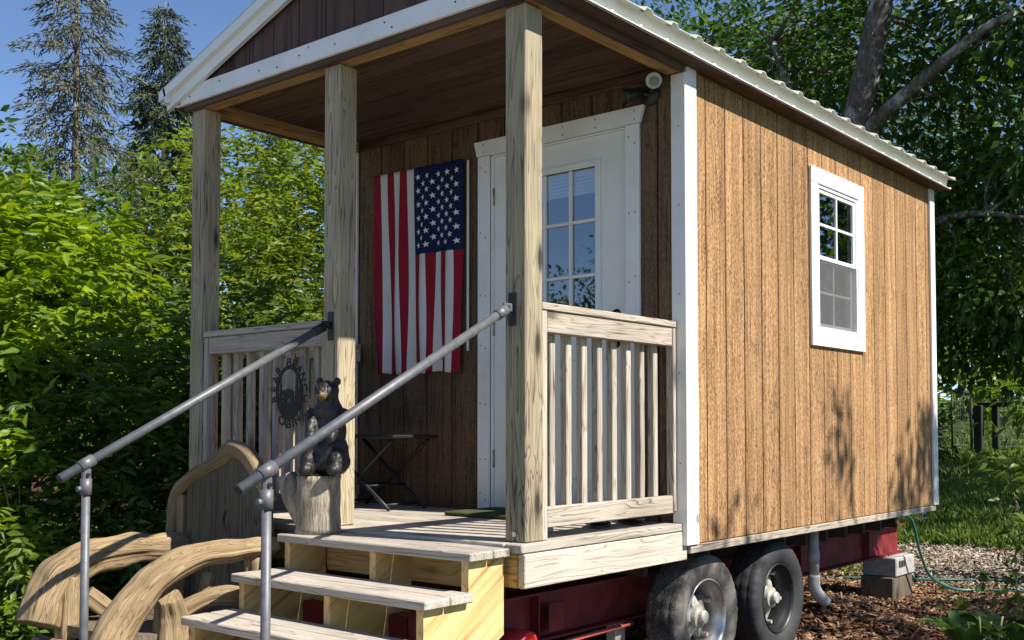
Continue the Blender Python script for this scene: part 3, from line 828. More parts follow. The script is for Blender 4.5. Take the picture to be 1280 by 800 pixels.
# handrails
GAL = plain('galvanised_rail', (.135, .135, .14), .5, .3, 24, .22, .1, 200); BLKM = plain('black_bracket_and_shade', (.015, .016, .02), .45, .2)
def handrail(x, label, side):
    a = Vector((x, -.055, .965)); b = Vector((x, -1.365, .278)); d = (b-a).normalized()
    h = thing('handrail', label, 'handrail', (x, -1.255, GZ), 0, 'stair handrails')
    tube('rail', [a, b], .0185, GAL, h, 18)
    tube('end_plug', [b-d*.004, b+d*.003], .0165, BLKM, h, 14)
    py = -1.255; k = (py-a.y)/(b.y-a.y); pz = a.z+(b.z-a.z)*k
    tube('post', [(x, py, GZ), (x, py, pz-.11)], .0165, GAL, h, 16)
    c = Vector((x, py, pz))
    tube('clamp_ring', [c-d*.032, c+d*.032], .024, GAL, h, 18)
    tube('swivel', [(x, py, pz-.125), (x, py, pz-.060)], .0225, GAL, h, 16)
    box('swivel_tongue', x-.012, x+.012, py-.018, py+.018, pz-.075, pz-.018, GAL, h, .006)
    tube('swivel_bolt', [(x-.02, py, pz-.045), (x+.02, py, pz-.045)], .008, BLKM, h, 8)
    tube('set_screw', [(x, py-.02, pz-.10), (x, py-.038, pz-.10)], .011, GAL, h, 8)
    pl = box('wall_plate', x-.021, x+.021, -.007, -.0005, .905, 1.045, BLKM, h, .003)
    box('plate_tongue', x-.007, x+.007, -.060, -.007, .962, .998, GAL if side else BLKM, h, .003)  # left tongue is black: the shade there is put into its colour
    tube('plate_bolt', [(x-.014, -.04, .98), (x+.014, -.04, .98)], .007, BLKM, h, 8)
    tube('upper_socket', [a-d*.01, a+d*.055], .0225, GAL if side else BLKM, h, 16)  # black on the left stands for shade on the same grey pipe
    box('foot', x-.05, x+.05, py-.05, py+.05, GZ+.001, GZ+.012, GAL, h, .004)
handrail(-.072, 'grey pipe handrail on the right side of the steps, ending at the front corner post', True)
handrail(-1.232, 'grey pipe handrail on the left side of the steps, beside the bear carving', False)

# ================================================================== PORCH THINGS
# ---- flag (hung vertically)
def flagmat():
    t = NT('flag_cloth'); tc = t.n('TexCoord'); s = t.n('SeparateXYZ'); t.l(tc.outputs['UV'], s.inputs[0])
    idx = t.math('FLOOR', t.math('MULTIPLY', s.outputs[0], 13.0))
    odd = t.math('MODULO', idx, 2.0)
    col = t.mix(odd, (.27, .016, .030), (.62, .61, .57))
    can = t.math('MULTIPLY', t.math('GREATER_THAN', s.outputs[0], 6/13), t.math('GREATER_THAN', s.outputs[1], .575))
    col = t.mix(can, col, (.012, .022, .065))
    t.set(col=col, rough=.9, spec=.1)
    v, raw = objcoord(t, (1, 1, 1)); t.bump(t.noise(v, 300, 2), .2, .002)
    tr = t.n('BsdfTranslucent', ins={'Color': (.5, .4, .4, 1)}); return t.m
flag = thing('flag', 'American flag hung vertically on the porch wall left of the door', 'flag', (-1.82, D-.03, .80))
FW, FH = .765, 1.27; fx0, fz1 = -2.218, 2.082
def fpos(u, v):
    """u 0..1 left-right, v 0..1 bottom-top"""
    dn = 1-v
    dy = .017*math.sin(u*22+.6+.8*math.sin(dn*3))*min(1, dn*2+.15)+.006*math.sin(u*41+dn*5)
    taper = .055*dn
    x = fx0+taper*.8*(1-u)-taper*.45*u+FW*u+.006*math.sin(u*25+dn*7)*dn
    z = fz1-FH*dn-.012*u*(1-dn)+.006*math.sin(u*19)*dn - .018*math.sin(math.pi*u)*0
    return Vector((x, D-.036-dy, z))
nu, nv = 78, 50
V = [fpos(i/nu, j/nv) for j in range(nv+1) for i in range(nu+1)]
UV = [(i/nu*.9999, j/nv) for j in range(nv+1) for i in range(nu+1)]
F = [(j*(nu+1)+i, j*(nu+1)+i+1, (j+1)*(nu+1)+i+1, (j+1)*(nu+1)+i) for j in range(nv) for i in range(nu)]
fo = obj('cloth', mesh(V, F, True, UV), flagmat(), flag)
sm_ = fo.modifiers.new('thick', 'SOLIDIFY'); sm_.thickness = .002
STAR = plain('star_white', (.74, .73, .69), .9)
for c in range(9):
    nst = 6 if c % 2 == 0 else 5
    for q in range(nst):
        u = 6/13+(7/13)*(c+1)/10; v = .585+.40*((q+.5)/6 if nst == 6 else (q+1)/6)
        ctr = fpos(u, v); vs_ = [ctr+Vector((0, -.0025, 0))]
        for k in range(10):
            rr = (.0215 if k % 2 == 0 else .0085); th = math.pi/2+k*math.pi/5+.15
            du, dv = rr*math.cos(th)/FW, rr*math.sin(th)/FH
            vs_.append(fpos(u+du, v+dv)+Vector((0, -.0025, 0)))
        obj('star', mesh(vs_, [(0, 1+k, 1+(k+1) % 10) for k in range(10)]), STAR, flag)
box('header_strip', -1.436, -1.420, D-.02, D-.012, .93, 2.062, plain('canvas_white', (.7, .68, .6), .8), flag, .002)
# ---- bear on a stump
def remeshed(parts, voxel, disp=0, dsc=20, seed=0):
    bm = bmesh.new()
    for (c, rr, rot) in parts:
        M = Matrix.Translation(c) @ (Euler(rot).to_matrix().to_4x4() if rot else Matrix.Identity(4)) @ Matrix.Diagonal((*rr, 1))
        bmesh.ops.create_icosphere(bm, subdivisions=3, radius=1, matrix=M)
    me = bpy.data.meshes.new('tmp'); bm.to_mesh(me); bm.free()
    o = bpy.data.objects.new('tmp', me); COL.objects.link(o)
    m = o.modifiers.new('r', 'REMESH'); m.mode = 'VOXEL'; m.voxel_size = voxel; m.use_smooth_shade = True
    s = o.modifiers.new('s', 'SMOOTH'); s.iterations = 4; s.factor = .5
    dg = bpy.context.evaluated_depsgraph_get(); out = bpy.data.meshes.new_from_object(o.evaluated_get(dg))
    bpy.data.objects.remove(o)
    if disp:
        for v in out.vertices:
            p = v.co; v.co = p+v.normal*disp*(noise.noise(Vector((p.x*dsc, p.y*dsc, p.z*dsc*.45+seed)))+.5*noise.noise(p*dsc*2.2))
    out.polygons.foreach_set('use_smooth', [True]*len(out.polygons)); out.update(); return out
BX, BY, BZ = -1.132, -.155, .255
bear = thing('bear_carving', 'dark carved wooden bear sitting on a log stump at the top of the steps', 'carving', (BX, BY, -.015))
bp = [((0, .01, .10), (.095, .085, .115), None), ((0, .01, .21), (.082, .070, .11), None), ((0, .0, .29), (.075, .060, .07), None), ((0, -.01, .345), (.052, .050, .06), None),
      ((0, -.025, .392), (.058, .058, .052), None), ((.0, -.085, .375), (.028, .040, .026), None), ((0, -.062, .39), (.036, .036, .034), None),
      ((-.045, -.005, .441), (.019, .012, .021), None), ((.045, -.005, .441), (.019, .012, .021), None)]
for s in (-1, 1):
    for k in range(6):
        f_ = k/5; bp.append(((s*(.080-.028*f_), -.015-.075*f_, .285-.10*f_), (.030-.005*f_,)*3, None))
    bp.append(((s*.050, -.098, .175), (.024, .022, .028), None))
    bp.append(((s*.068, -.035, .065), (.048, .075, .062), None)); bp.append(((s*.070, -.085, .030), (.036, .055, .032), None))
bme = remeshed(bp, .006, .0045, 55, 3)
tb_ = NT('bear_paint'); v_, raw_ = objcoord(tb_, (1, 1, .5), False)
nn = tb_.noise(v_, 45, 5, .7); sx_ = tb_.n('SeparateXYZ'); tb_.l(raw_, sx_.inputs[0])
cb = tb_.ramp(nn, [(.35, (.006, .006, .006)), (.7, (.034, .026, .022))])
# painted tan muzzle
mf = tb_.math('MULTIPLY', tb_.math('LESS_THAN', tb_.math('ADD', sx_.outputs[1], tb_.math('MULTIPLY', nn, .02)), -.074), tb_.math('MULTIPLY', tb_.math('GREATER_THAN', sx_.outputs[2], .33), tb_.math('LESS_THAN', sx_.outputs[2], .384)))
cb = tb_.mix(mf, cb, (.17, .115, .045)); tb_.set(col=cb, rough=.45); tb_.bump(nn, .6, .006)
hz_ = .16
BX += .045; BY += .02
bo = obj('body', bme, tb_.m, bear, (BX, BY, BZ), (0, 0, .48))
nose_me = remeshed([((0, 0, 0), (.013, .009, .009), None)], .003)
rotb = Matrix.Rotation(.48, 4, 'Z')
def bl(p): return tuple(Vector((BX, BY, BZ))+rotb @ Vector(p))
obj('nose', nose_me, plain('black_gloss', (.006, .006, .006), .25), bear, bl((0, -.124, .385)))
for s in (-1, 1): obj('eye', remeshed([((0, 0, 0), (.006, .006, .006), None)], .0022), plain('black_gloss', (.006, .006, .006), .25), bear, bl((s*.026, -.076, .412)))
BX -= .045; BY -= .02
ST = NT('stump_bark'); v_, raw_ = objcoord(ST, (1, 1, .12), False)
n1 = ST.noise(v_, 55, 5, .7); n2 = ST.noise(raw_, 9, 4, .6)
c_ = ST.ramp(n1, [(.3, (.12, .09, .06)), (.5, (.33, .27, .19)), (.7, (.52, .46, .36))]); c_ = ST.mix(ST.ramp(n2, [(.45, 0.0), (.7, .6)]), c_, (.22, .2, .16))
ST.set(col=c_, rough=.95, spec=.1); ST.bump(n1, 1.0, .012)
pts = [(BX, BY, -.0155+.2685*k/10) for k in range(11)]
tube('stump', pts, [.104+.003*math.sin(k*1.3)+(.006 if k == 0 else 0) for k in range(11)], ST.m, bear, 48, flute=.02, seed=5, noise_amp=.02, noise_sc=25)
tube('branch_stub', catmull([(BX-.03, BY-.03, .05), (BX-.12, BY-.05, .16), (BX-.165, BY-.06, .25)], 4), [.07-.003*k for k in range(9)], ST.m, bear, 24, flute=.06, seed=9)
# ---- oval metal sign on the front railing
sign = thing('cabin_sign', 'black oval cut-metal cabin sign with bear and trees hanging on the front railing', 'sign', (-1.553, .0, .46))
SC = Vector((-1.553, -.001, .655)); EA, EB = .105, .138
SM = plain('black_sign_metal', (.012, .013, .013), .5, .4)
def sg_pt(x, z): return (SC.x+x, SC.y, SC.z+z)
def plate(name, outline, y0=-.002, y1=.002):
    return obj(name, prism([(SC.x+x, SC.z+z) for x, z in outline], 'Y', SC.y+y0, SC.y+y1), SM, sign)
ring = MB(); n = 64
for k in range(n):
    a0 = 2*math.pi*k/n
    for (ra, rb, yy) in ((EA, EB, -.002), (EA-.018, EB-.018, -.002), (EA-.018, EB-.018, .002), (EA, EB, .002)):
        ring.v.append((SC.x+ra*math.cos(a0), SC.y+yy, SC.z+rb*math.sin(a0))); ring.uv.append((0, 0))
for k in range(n):
    for q in range(4): ring.f.append((k*4+q, k*4+(q+1) % 4, ((k+1) % n)*4+(q+1) % 4, ((k+1) % n)*4+q))
ring.build('ring', SM, sign)
gnd = [(.100*math.cos(a), .130*math.sin(a)) for a in np.linspace(math.pi+.45, 2*math.pi-.45, 16)]+[(.06, -.045), (.02, -.052), (-.03, -.048), (-.07, -.058)]
plate('hill', gnd, -.0015, .0015)
bearo = [(-.045, -.05), (-.045, -.015), (-.058, -.002), (-.048, .012), (-.03, .016), (-.01, .022), (.02, .016), (.036, .006), (.04, -.02), (.038, -.05), (.02, -.05), (.014, -.028), (-.014, -.028), (-.02, -.05)]
plate('bear_cutout', bearo, -.0022, .0022)
def pine(cx, zb, h, w_):
    l_, r_ = [], []
    m_ = 6
    for k in range(m_):
        f0 = k/m_; ww = w_*(1-f0)
        l_ += [(cx-ww, zb+h*f0), (cx-ww*.45, zb+h*(f0+.10))]; r_ += [(cx+ww, zb+h*f0), (cx+ww*.45, zb+h*(f0+.10))]
    return r_+[(cx, zb+h*1.03)]+l_[::-1]
plate('pine_cutout', pine(-.066, -.055, .135, .022), -.0019, .0019); plate('pine_cutout', pine(.062, -.05, .15, .026), -.0019, .0019); plate('pine_cutout', pine(.083, -.045, .085, .014), -.0021, .0021)
def letter(ch, ang, ra, rb, size, flip=False):
    cu = bpy.data.curves.new('glyph', 'FONT'); cu.body = ch; cu.size = size; cu.extrude = .002; cu.offset = .0006; cu.align_x = 'CENTER'; cu.resolution_u = 3
    tmp = bpy.data.objects.new('tmp', cu); me = bpy.data.meshes.new_from_object(tmp); bpy.data.objects.remove(tmp)
    x, z = ra*math.cos(ang), rb*math.sin(ang)
    nx, nz = math.cos(ang)/ra, math.sin(ang)/rb; th = math.atan2(nz, nx)-math.pi/2
    if flip: th += math.pi
    M = Matrix.Translation(sg_pt(x, z)) @ Matrix.Rotation(-th, 4, 'Y') @ Matrix.Rotation(math.pi/2, 4, 'X')
    me.transform(M); obj('letter', me, SM, sign)
for k, ch in enumerate('BEAR BRANCH'):
    if ch != ' ': letter(ch, R(193-k*20.4), EA-.004, EB-.004, .064)
for k, ch in enumerate('CABIN'): letter(ch, R(238+k*16), EA+.040, EB+.042, .062, True)
for s in (-.03, .03): tube('hook', [(SC.x+s, SC.y+.003, SC.z+EB-.01), (SC.x+s, .016, SC.z+EB+.06)], .002, SM, sign, 6)
# ---- folding table
TB = plain('black_table_metal', (.012, .013, .017), .5)
tbl = thing('folding_table', 'black folding side table with crossed legs standing against the porch wall', 'table', (-1.9, .95, 0))
box('tabletop', -2.28, -1.585, .76, 1.13, .415, .437, TB, tbl, .006)
for y in (.80, 1.09):
    tube('leg', catmull([(-2.20, y, .41), (-1.93, y-.005, .2), (-1.66, y, .008)], 3), .011, TB, tbl, 8)
    tube('leg', catmull([(-1.66, y+.025, .41), (-1.93, y+.02, .2), (-2.20, y+.025, .008)], 3), .011, TB, tbl, 8)
for x, z in ((-2.16, .035), (-1.70, .035), (-2.02, .14), (-1.84, .14)): tube('stretcher', [(x, .80, z), (x, 1.10, z)], .007, TB, tbl, 8)
box('tag', -2.005, -1.945, .752, .753, .31, .405, plain('tag_paper', (.62, .62, .58), .8), tbl, 0)
# ---- doormat
mt = NT('green_mat_fibre'); v_, raw_ = objcoord(mt, (1, 1, 1)); n1 = mt.noise(v_, 160, 4, .8); n2 = mt.noise(v_, 9, 3)
mt.set(col=mt.ramp(n1, [(.3, (.03, .04, .018)), (.7, (.16, .18, .09))]), rough=1, spec=.05); mt.bump(n1, 1, .012)
tag(box('doormat', -1.23, -.46, .80, 1.175, .002, .024, mt.m, None, .006), 'flat green-brown doormat lying in front of the white door', 'doormat')
# ---- shoes and a small white block seen beneath the right railing
SH = plain('dark_shoe_rubber', (.012, .012, .012), .45, 0, 20, .3)
def shoe(x, y, rz, label):
    s = thing('shoe', label, 'shoe', (x, y, .001), rz, 'shoes by the right railing')
    me = remeshed([((0, 0, .026), (.046, .10, .026), None), ((0, -.075, .028), (.048, .07, .028), None), ((0, .09, .04), (.036, .05, .04), None)], .006)
    me.transform(Matrix.Rotation(rz, 4, 'Z')); obj('upper', me, SH, s, (x, y, .006))
    me2 = lathe([(.0, .0), (.9, .0), (1, .002), (1, .011), (.9, .012), (.0, .012)], 28, 'Z')
    me2.transform(Matrix.Rotation(rz, 4, 'Z') @ Matrix.Diagonal((.05, .15, 1, 1))); obj('sole', me2, plain('sole_grey', (.05, .05, .05), .8), s, (x, y, .001))
shoe(-.22, .84, .5, 'dark rounded shoe under the right railing, farther from the wall')
shoe(-.19, 1.06, .9, 'dark rounded shoe under the right railing, next to the wall')
pb = thing('scrap_block', 'small white-topped wooden scrap on the deck behind the right front post', 'wood scrap', (-.24, .45, 0))
box('body', -.27, -.21, .38, .46, .001, .030, W_rail, pb, .004); box('cap', -.268, -.212, .385, .455, .0305, .040, WP, pb, .002)
# ---- twin-head floodlight
fl = thing('floodlight', 'dark twin-head outdoor floodlight mounted high on the wall by the corner trim', 'light fixture', (-.15, D, 2.2))
FD = plain('dark_fixture', (.02, .022, .022), .45)
obj('wall_plate', lathe([(.0, -.03), (.045, -.028), (.05, -.001)], 24, 'Y'), FD, fl, (-.155, D-.001, 2.19))
def head(c, d, lens):
    c = Vector(c); d = Vector(d).normalized()
    q = Vector((0, -1, 0)).rotation_difference(d)
    e = q.to_euler()
    hd = obj('lamp_head', lathe([(.0, .075), (.022, .066), (.028, .02), (.041, -.02), (.043, -.045), (.039, -.045), (.037, -.03), (.0, -.03)], 28, 'Y'), FD, fl, c, e)
    tube('arm', [(-.155, D-.02, 2.19), tuple(c-d*.05)], .010, FD, fl, 10)
    if lens:
        o = bpy.data.objects.new('lens_ring', lathe([(.022, -.034), (.026, -.040), (.037, -.046), (.0405, -.046), (.0405, -.040)], 28, 'Y')); o.data.materials.append(plain('lens_ring_pale', (.42, .48, .34), .35)); link(o, hd)
        o = bpy.data.objects.new('lens', lathe([(.0, -.040), (.010, -.040), (.012, -.034), (.020, -.032), (.022, -.031)], 28, 'Y')); o.data.materials.append(plain('lens_glass', (.25, .30, .22), .12)); link(o, hd)
head((-.075, D-.105, 2.222), (.45, -.85, -.12), True); head((-.225, D-.09, 2.19), (-.55, -.65, -.35), False)

# ================================================================== RUSTIC BENCH
bench = thing('rustic_bench', 'rustic driftwood log bench with a slab back beside the steps', 'bench', (-1.75, -.6, GZ))
DW_ = W_drift()
def log(name, pts, radii, seed, flute=.13, sides=56, n=18, mat=None, noise_amp=.09):
    P = catmull(pts, n); m = len(P)
    rr = [np.interp(i/(m-1), np.linspace(0, 1, len(radii)), radii) for i in range(m)]
    return tube(name, P, [float(q) for q in rr], mat or DW_, bench, sides, flute=flute, seed=seed, noise_amp=noise_amp, noise_sc=9)
# arms
log('arm', [(-2.10, -.24, -.14), (-2.09, -.42, -.135), (-2.06, -.62, -.125), (-2.05, -.79, -.14), (-2.04, -.93, -.20), (-2.02, -1.01, -.29), (-2.0, -1.06, -.42)], [.066, .068, .074, .080, .088, .092, .094], 2)
log('arm', [(-1.37, -.22, -.085), (-1.375, -.45, -.09), (-1.38, -.68, -.105), (-1.385, -.86, -.19), (-1.39, -.99, -.33), (-1.395, -1.07, -.50), (-1.40, -1.12, -.86)], [.042, .048, .056, .066, .076, .084, .09], 11)
# leg posts and cross branches
log('leg', [(-2.0, -.90, -.22), (-1.985, -.92, -.45), (-1.99, -.92, -.86)], [.065, .072, .08], 21)
log('leg', [(-1.40, -.78, -.26), (-1.44, -.74, -.36), (-1.45, -.73, -.55), (-1.45, -.72, -.86)], [.05, .075, .08, .085], 25)
log('leg', [(-2.08, -.30, -.16), (-2.06, -.30, -.86)], [.06, .065], 27); log('leg', [(-1.40, -.30, -.12), (-1.40, -.30, -.86)], [.055, .06], 29)
log('brace', [(-1.95, -.86, -.30), (-1.9, -.72, -.42), (-1.86, -.55, -.50)], [.04, .042, .045], 31)
log('brace', [(-1.50, -.50, -.20), (-1.47, -.55, -.34), (-1.45, -.60, -.46)], [.028, .03, .034], 33)
log('brace', [(-1.33, -.40, -.30), (-1.40, -.55, -.29), (-1.48, -.68, -.36), (-1.53, -.75, -.40)], [.045, .04, .038, .034], 35)
# seat planks (live-edge)
def slab(name, outline, z0, z1, mat): return obj(name, prism(outline, 'Z', z0, z1), mat, bench)
def wavy(x0, x1, y, amp, n, sd_): return [(x0+(x1-x0)*k/n, y+amp*noise.noise(Vector((k*.9, sd_, 0)))*2) for k in range(n+1)]
slab('seat_plank', wavy(-2.06, -1.42, -.96, .012, 12, 3)+wavy(-2.06, -1.42, -.66, .004, 12, 4)[::-1], -.475, -.425, W_slab('X'))
slab('seat_plank', wavy(-2.06, -1.42, -.645, .004, 12, 4)+wavy(-2.06, -1.42, -.33, .008, 12, 5)[::-1], -.475, -.425, W_slab('X'))
log('seat_rail', [(-2.12, -1.0, -.52), (-1.8, -1.01, -.53), (-1.40, -1.0, -.54)], [.035, .04, .04], 41)
# back slab: upright live-edge board plus side board and branch arch
def vslab(name, outline, y0, y1, mat):
    me = prism(outline, 'Y', y0, y1); return obj(name, me, mat, bench)
def edge(zs, xs, sd_, amp=.012):
    out = []
    for k in range(25):
        f_ = k/24; z = np.interp(f_, np.linspace(0, 1, len(zs)), zs); x = np.interp(f_, np.linspace(0, 1, len(xs)), xs)
        out.append((float(x)+amp*noise.noise(Vector((k*.55, sd_, 1))), float(z)))
    return out
left = edge([-.45, .16, .30, .345], [-2.08, -2.06, -1.88, -1.72], 1); right = edge([.345, .30, .12, -.10, -.45], [-1.60, -1.50, -1.41, -1.40, -1.50], 2)
vslab('back_slab', left+right, -.255, -.205, W_slab('Z'))
vslab('back_board', edge([-.45, .12], [-2.155, -2.15], 5, .008)+edge([.13, -.45], [-2.085, -2.09], 6, .004), -.262, -.21, wood('brown_bench_board', 'Z', (.30, .20, .11), (.10, .06, .035), grain=12, rings=5, knots=.3))
# a dark cleft in the slab
cr = [(-1.735, .075), (-1.728, .055), (-1.70, .075), (-1.722, .045), (-1.728, .0), (-1.735, -.03), (-1.738, .005), (-1.75, .03), (-1.738, .045)]
vslab('cleft', cr, -.2562, -.2552, plain('black_hole', (.01, .01, .01), .9))
log('back_arch', [(-2.22, -.25, -.16), (-2.20, -.25, -.02), (-2.17, -.25, .12), (-2.05, -.25, .21), (-1.90, -.25, .27), (-1.76, -.25, .325), (-1.67, -.25, .37), (-1.56, -.25, .34), (-1.45, -.25, .24), (-1.37, -.25, .13)], [.038, .035, .036, .038, .036, .038, .045, .045, .04, .034], 51, sides=22)

# ================================================================== VEGETATION
L_LIT = leafmat('ash_leaf', (.085, .165, .012), (.235, .320, .035), .48)
L_GOLD = leafmat('golden_green_leaf', (.085, .150, .016), (.240, .295, .042), .45)
L_MID = leafmat('shrub_leaf', (.045, .100, .014), (.120, .190, .030), .38)
L_DARK = leafmat('maple_leaf', (.028, .070, .012), (.085, .155, .022), .36)
L_PALE = leafmat('pale_leaf', (.085, .135, .035), (.150, .205, .055), .35)
L_SPR = leafmat('spruce_needle', (.030, .050, .026), (.075, .095, .050), .12, .6)
L_SPR2 = leafmat('dry_spruce_needle', (.075, .085, .050), (.150, .150, .095), .15, .6)
L_HOS = leafmat('hosta_leaf', (.06, .14, .03), (.10, .20, .04), .3, .35)
GL = 'shrubs along the left of the cabin'
shrub('leafy_shrub', 'bright sunlit shrub of feathery compound leaves at the left edge', (-5.0, .05, GZ),
      [(-4.75, .10, 1.42, .70, .62, .62), (-4.7, -.30, 1.0, .6, .5, .55), (-5.1, .15, 1.75, .6, .5, .4), (-4.6, .45, 1.05, .42, .35, .30), (-4.9, -.55, .25, .5, .4, .6)],
      230, 9, .125, L_LIT, .16, (.27, 3), GL, 18, wd=.37)
shrub('leafy_shrub', 'shaded shrub close behind the front left porch post', (-4.0, 1.5, GZ),
      [(-3.55, .55, .70, .28, .5, .62), (-3.5, .22, .35, .25, .32, .6), (-3.5, 1.05, .85, .3, .5, .5), (-3.6, .4, -.3, .3, .5, .5), (-3.9, .75, -.1, .45, .45, .75), (-4.0, 1.3, .35, .5, .6, .95), (-4.0, 2.3, .45, .55, .8, 1.0), (-4.1, 3.2, .3, .5, .8, 1.0), (-4.3, .3, -.2, .5, .4, .6)],
      300, 9, .10, L_MID, .18, (.24, 3), GL, 22, inner=.3, wd=.37)
shrub('leafy_shrub', 'sunlit shrub seen under the porch ceiling between the left posts', (-5.4, 3.2, GZ),
      [(-5.5, 2.6, 1.6, .8, .9, 1.3), (-5.5, 3.8, 1.7, .8, .9, 1.5), (-5.2, 5.0, 1.7, .8, 1.0, 1.6), (-5.9, 3.2, 2.7, .8, 1.0, .8), (-5.6, 4.6, 2.9, .8, .9, .7)],
      480, 9, .085, L_GOLD, .2, (.20, 3), GL, 22, wd=.38)
shrub('leafy_shrub', 'broad green shrub standing behind the bright compound-leaved one', (-6.8, 1.4, GZ),
      [(-6.6, .9, 1.4, 1.0, .9, 1.2), (-6.8, 1.7, 2.0, 1.0, 1.0, .85), (-6.5, 2.4, 1.2, .8, .8, 1.4), (-6.4, 1.2, .0, .8, 1.0, 1.0)],
      260, 11, .115, L_MID, .22, None, GL, 20, wd=.5)
shrub('leafy_shrub', 'tall loose shrub rising to the sky at the far left edge', (-7.6, .6, GZ),
      [(-7.6, .8, 1.8, .9, .7, 1.3), (-7.9, .2, 2.0, .9, .7, 1.6), (-7.2, 1.2, 2.5, .7, .6, .5)],
      150, 10, .12, L_MID, .22, (.26, 3), GL, 20)
shrub('leafy_tree', 'pale green leafy tree just left of the gable corner', (-11.0, 5.0, GZ),
      [(-10.8, 4.6, 3.2, 1.3, 1.3, 1.5), (-11.2, 5.6, 2.8, 1.3, 1.3, 1.6), (-10.2, 4.2, 1.6, 1.2, 1.2, 1.4), (-11.6, 4.0, 2.2, 1.2, 1.2, 1.2)],
      240, 22, .10, L_PALE, .26, None, None, 24, True, .5, .04, 'tree')
shrub('leafy_tree', 'green tree filling the gap behind the porch on the cabin side', (-9.0, 7.6, GZ),
      [(-8.8, 7.0, 3.4, 1.4, 1.5, 1.6), (-9.4, 8.6, 3.9, 1.6, 1.5, 1.9), (-9.8, 6.6, 4.2, 1.3, 1.3, 1.2), (-8.2, 8.6, 1.5, 1.4, 1.4, 1.5), (-9.6, 6.0, 1.4, 1.3, 1.3, 1.5)],
      260, 20, .11, L_MID, .28, None, None, 24, True, .5, .04, 'tree')
shrub('leafy_tree', 'dark green tree showing through the upper gap beside the pale leafy tree', (-13.5, 3.0, GZ),
      [(-13.0, 2.6, 2.0, 1.8, 1.6, 2.0), (-13.6, 4.4, 1.4, 1.6, 1.6, 1.9), (-14.0, 1.0, 1.8, 1.6, 1.5, 2.0)],
      260, 18, .13, L_MID, .32, None, None, 24, True, .5, .04, 'tree')

# ---- spruces
def spruce(label, base, H, rad, dens, mat, bare, seed):
    rg = np.random.default_rng(seed)
    th = thing('spruce_tree', label, 'tree', base)
    b = Vector(base); mb = MB()
    mb.tube([b, b+Vector((.05, .03, H*.5)), b+Vector((0, 0, H))], [.17, .11, .015], 8)
    P, Dd, Nn, L = [], [], [], []
    z = H*.12
    while z < H*.985:
        f = z/H; rr = rad*(1-f)**.75*(.75+.4*rg.random()); nb_ = int(5+3*rg.random())
        a0 = rg.random()*6.28
        for k in range(nb_):
            a = a0+k*6.283/nb_+rg.normal()*.25; l = rr*(.65+.5*rg.random())
            if l < .15: l = .15
            pts = []
            for q in range(5):
                s = q/4; pts.append(b+Vector((math.cos(a)*l*s, math.sin(a)*l*s, z+l*(.18*s-.42*s*s)+.12*l*s**3)))
            mb.tube(pts, [.022*(1-f)+.006, .016, .012, .008, .004], 4, cap=False)
            nt = int(dens*l)
            for q in range(nt):
                s = .2+.8*rg.random()
                if rg.random() < bare: continue
                i = min(3, int(s*4)); p = pts[i].lerp(pts[i+1], s*4-i)
                hang = rg.random()
                d0 = Vector((math.cos(a)+rg.normal()*.6, math.sin(a)+rg.normal()*.6, -.55-.8*hang))
                for m_ in range(5):
                    P.append(p+d0*(.055*m_)+Vector(rg.normal(size=3)*.02)); Dd.append(d0+Vector(rg.normal(size=3)*.55)); Nn.append(rg.normal(size=3)); L.append(.11+.10*rg.random())
        z += H*.028*(.7+.6*rg.random())
    mb.build('trunk', bark(), th, True)
    o = obj('crown', leaf_mesh(np.array(P), np.array(Dd), np.array(Nn), np.array(L), .22, True), mat, th); o['kind'] = 'stuff'
spruce('sparse greyish spruce with thin drooping branches at the upper left', (-20.3, 8.6, GZ+.3), 13.0, 3.1, 26, L_SPR2, .30, 3)
spruce('dense dark green spruce against the sky left of the roof', (-21.0, 11.3, GZ+.4), 11.9, 2.3, 52, L_SPR, .05, 5)
spruce('short spruce tip peeking over the roof edge', (-22.5, 15.8, GZ+.5), 10.3, 2.0, 40, L_SPR, .1, 8)

# ---- big trees on the right
def tree(name, label, base, limbs, blobs, ncl, nper, leaf, mat, spread, wd=.55, simple=True, sub=26, group=None, inner=.4):
    global RNG; RNG = np.random.default_rng(zlib.crc32(label.encode()))
    th = thing(name, label, 'tree', base, 0, group)
    mb = MB()
    for pts, rr in limbs:
        P = catmull(pts, 5); m = len(P)
        mb.tube(P, [float(np.interp(i/(m-1), np.linspace(0, 1, len(rr)), rr)) for i in range(m)], 12, noise_amp=.06, noise_sc=3)
    cc, u, P, Dn = clumped(blobs, ncl, nper, spread, inner)
    nodes = [Vector(p) for pts, rr in limbs for p in catmull(pts, 4)[3:]]
    for i in RNG.choice(len(cc), min(sub*3, len(cc)), replace=False):
        t_ = Vector(cc[i]); n_ = min(nodes, key=lambda q: (q-t_).length)
        m_ = n_.lerp(t_, .5)+Vector(RNG.normal(size=3)*.12); m_.z += .1
        mb.tube(catmull([n_, m_, t_], 3), [.03-.0037*k for k in range(7)], 5, cap=False)
    mb.build('trunk', bark(), th, True)
    Nn = np.array([0, 0, 1.0])+RNG.normal(size=P.shape)*.55; Dn = Dn+np.array([0, 0, -.35]); L = leaf*(.6+.7*RNG.random(len(P)))
    gz = ground_z(P[:, 0], P[:, 1])+.05; kp = P[:, 2] > gz
    o = obj('crown', leaf_mesh(P[kp], Dn[kp], Nn[kp], L[kp], wd, simple), mat, th); o['kind'] = 'stuff'
    return th
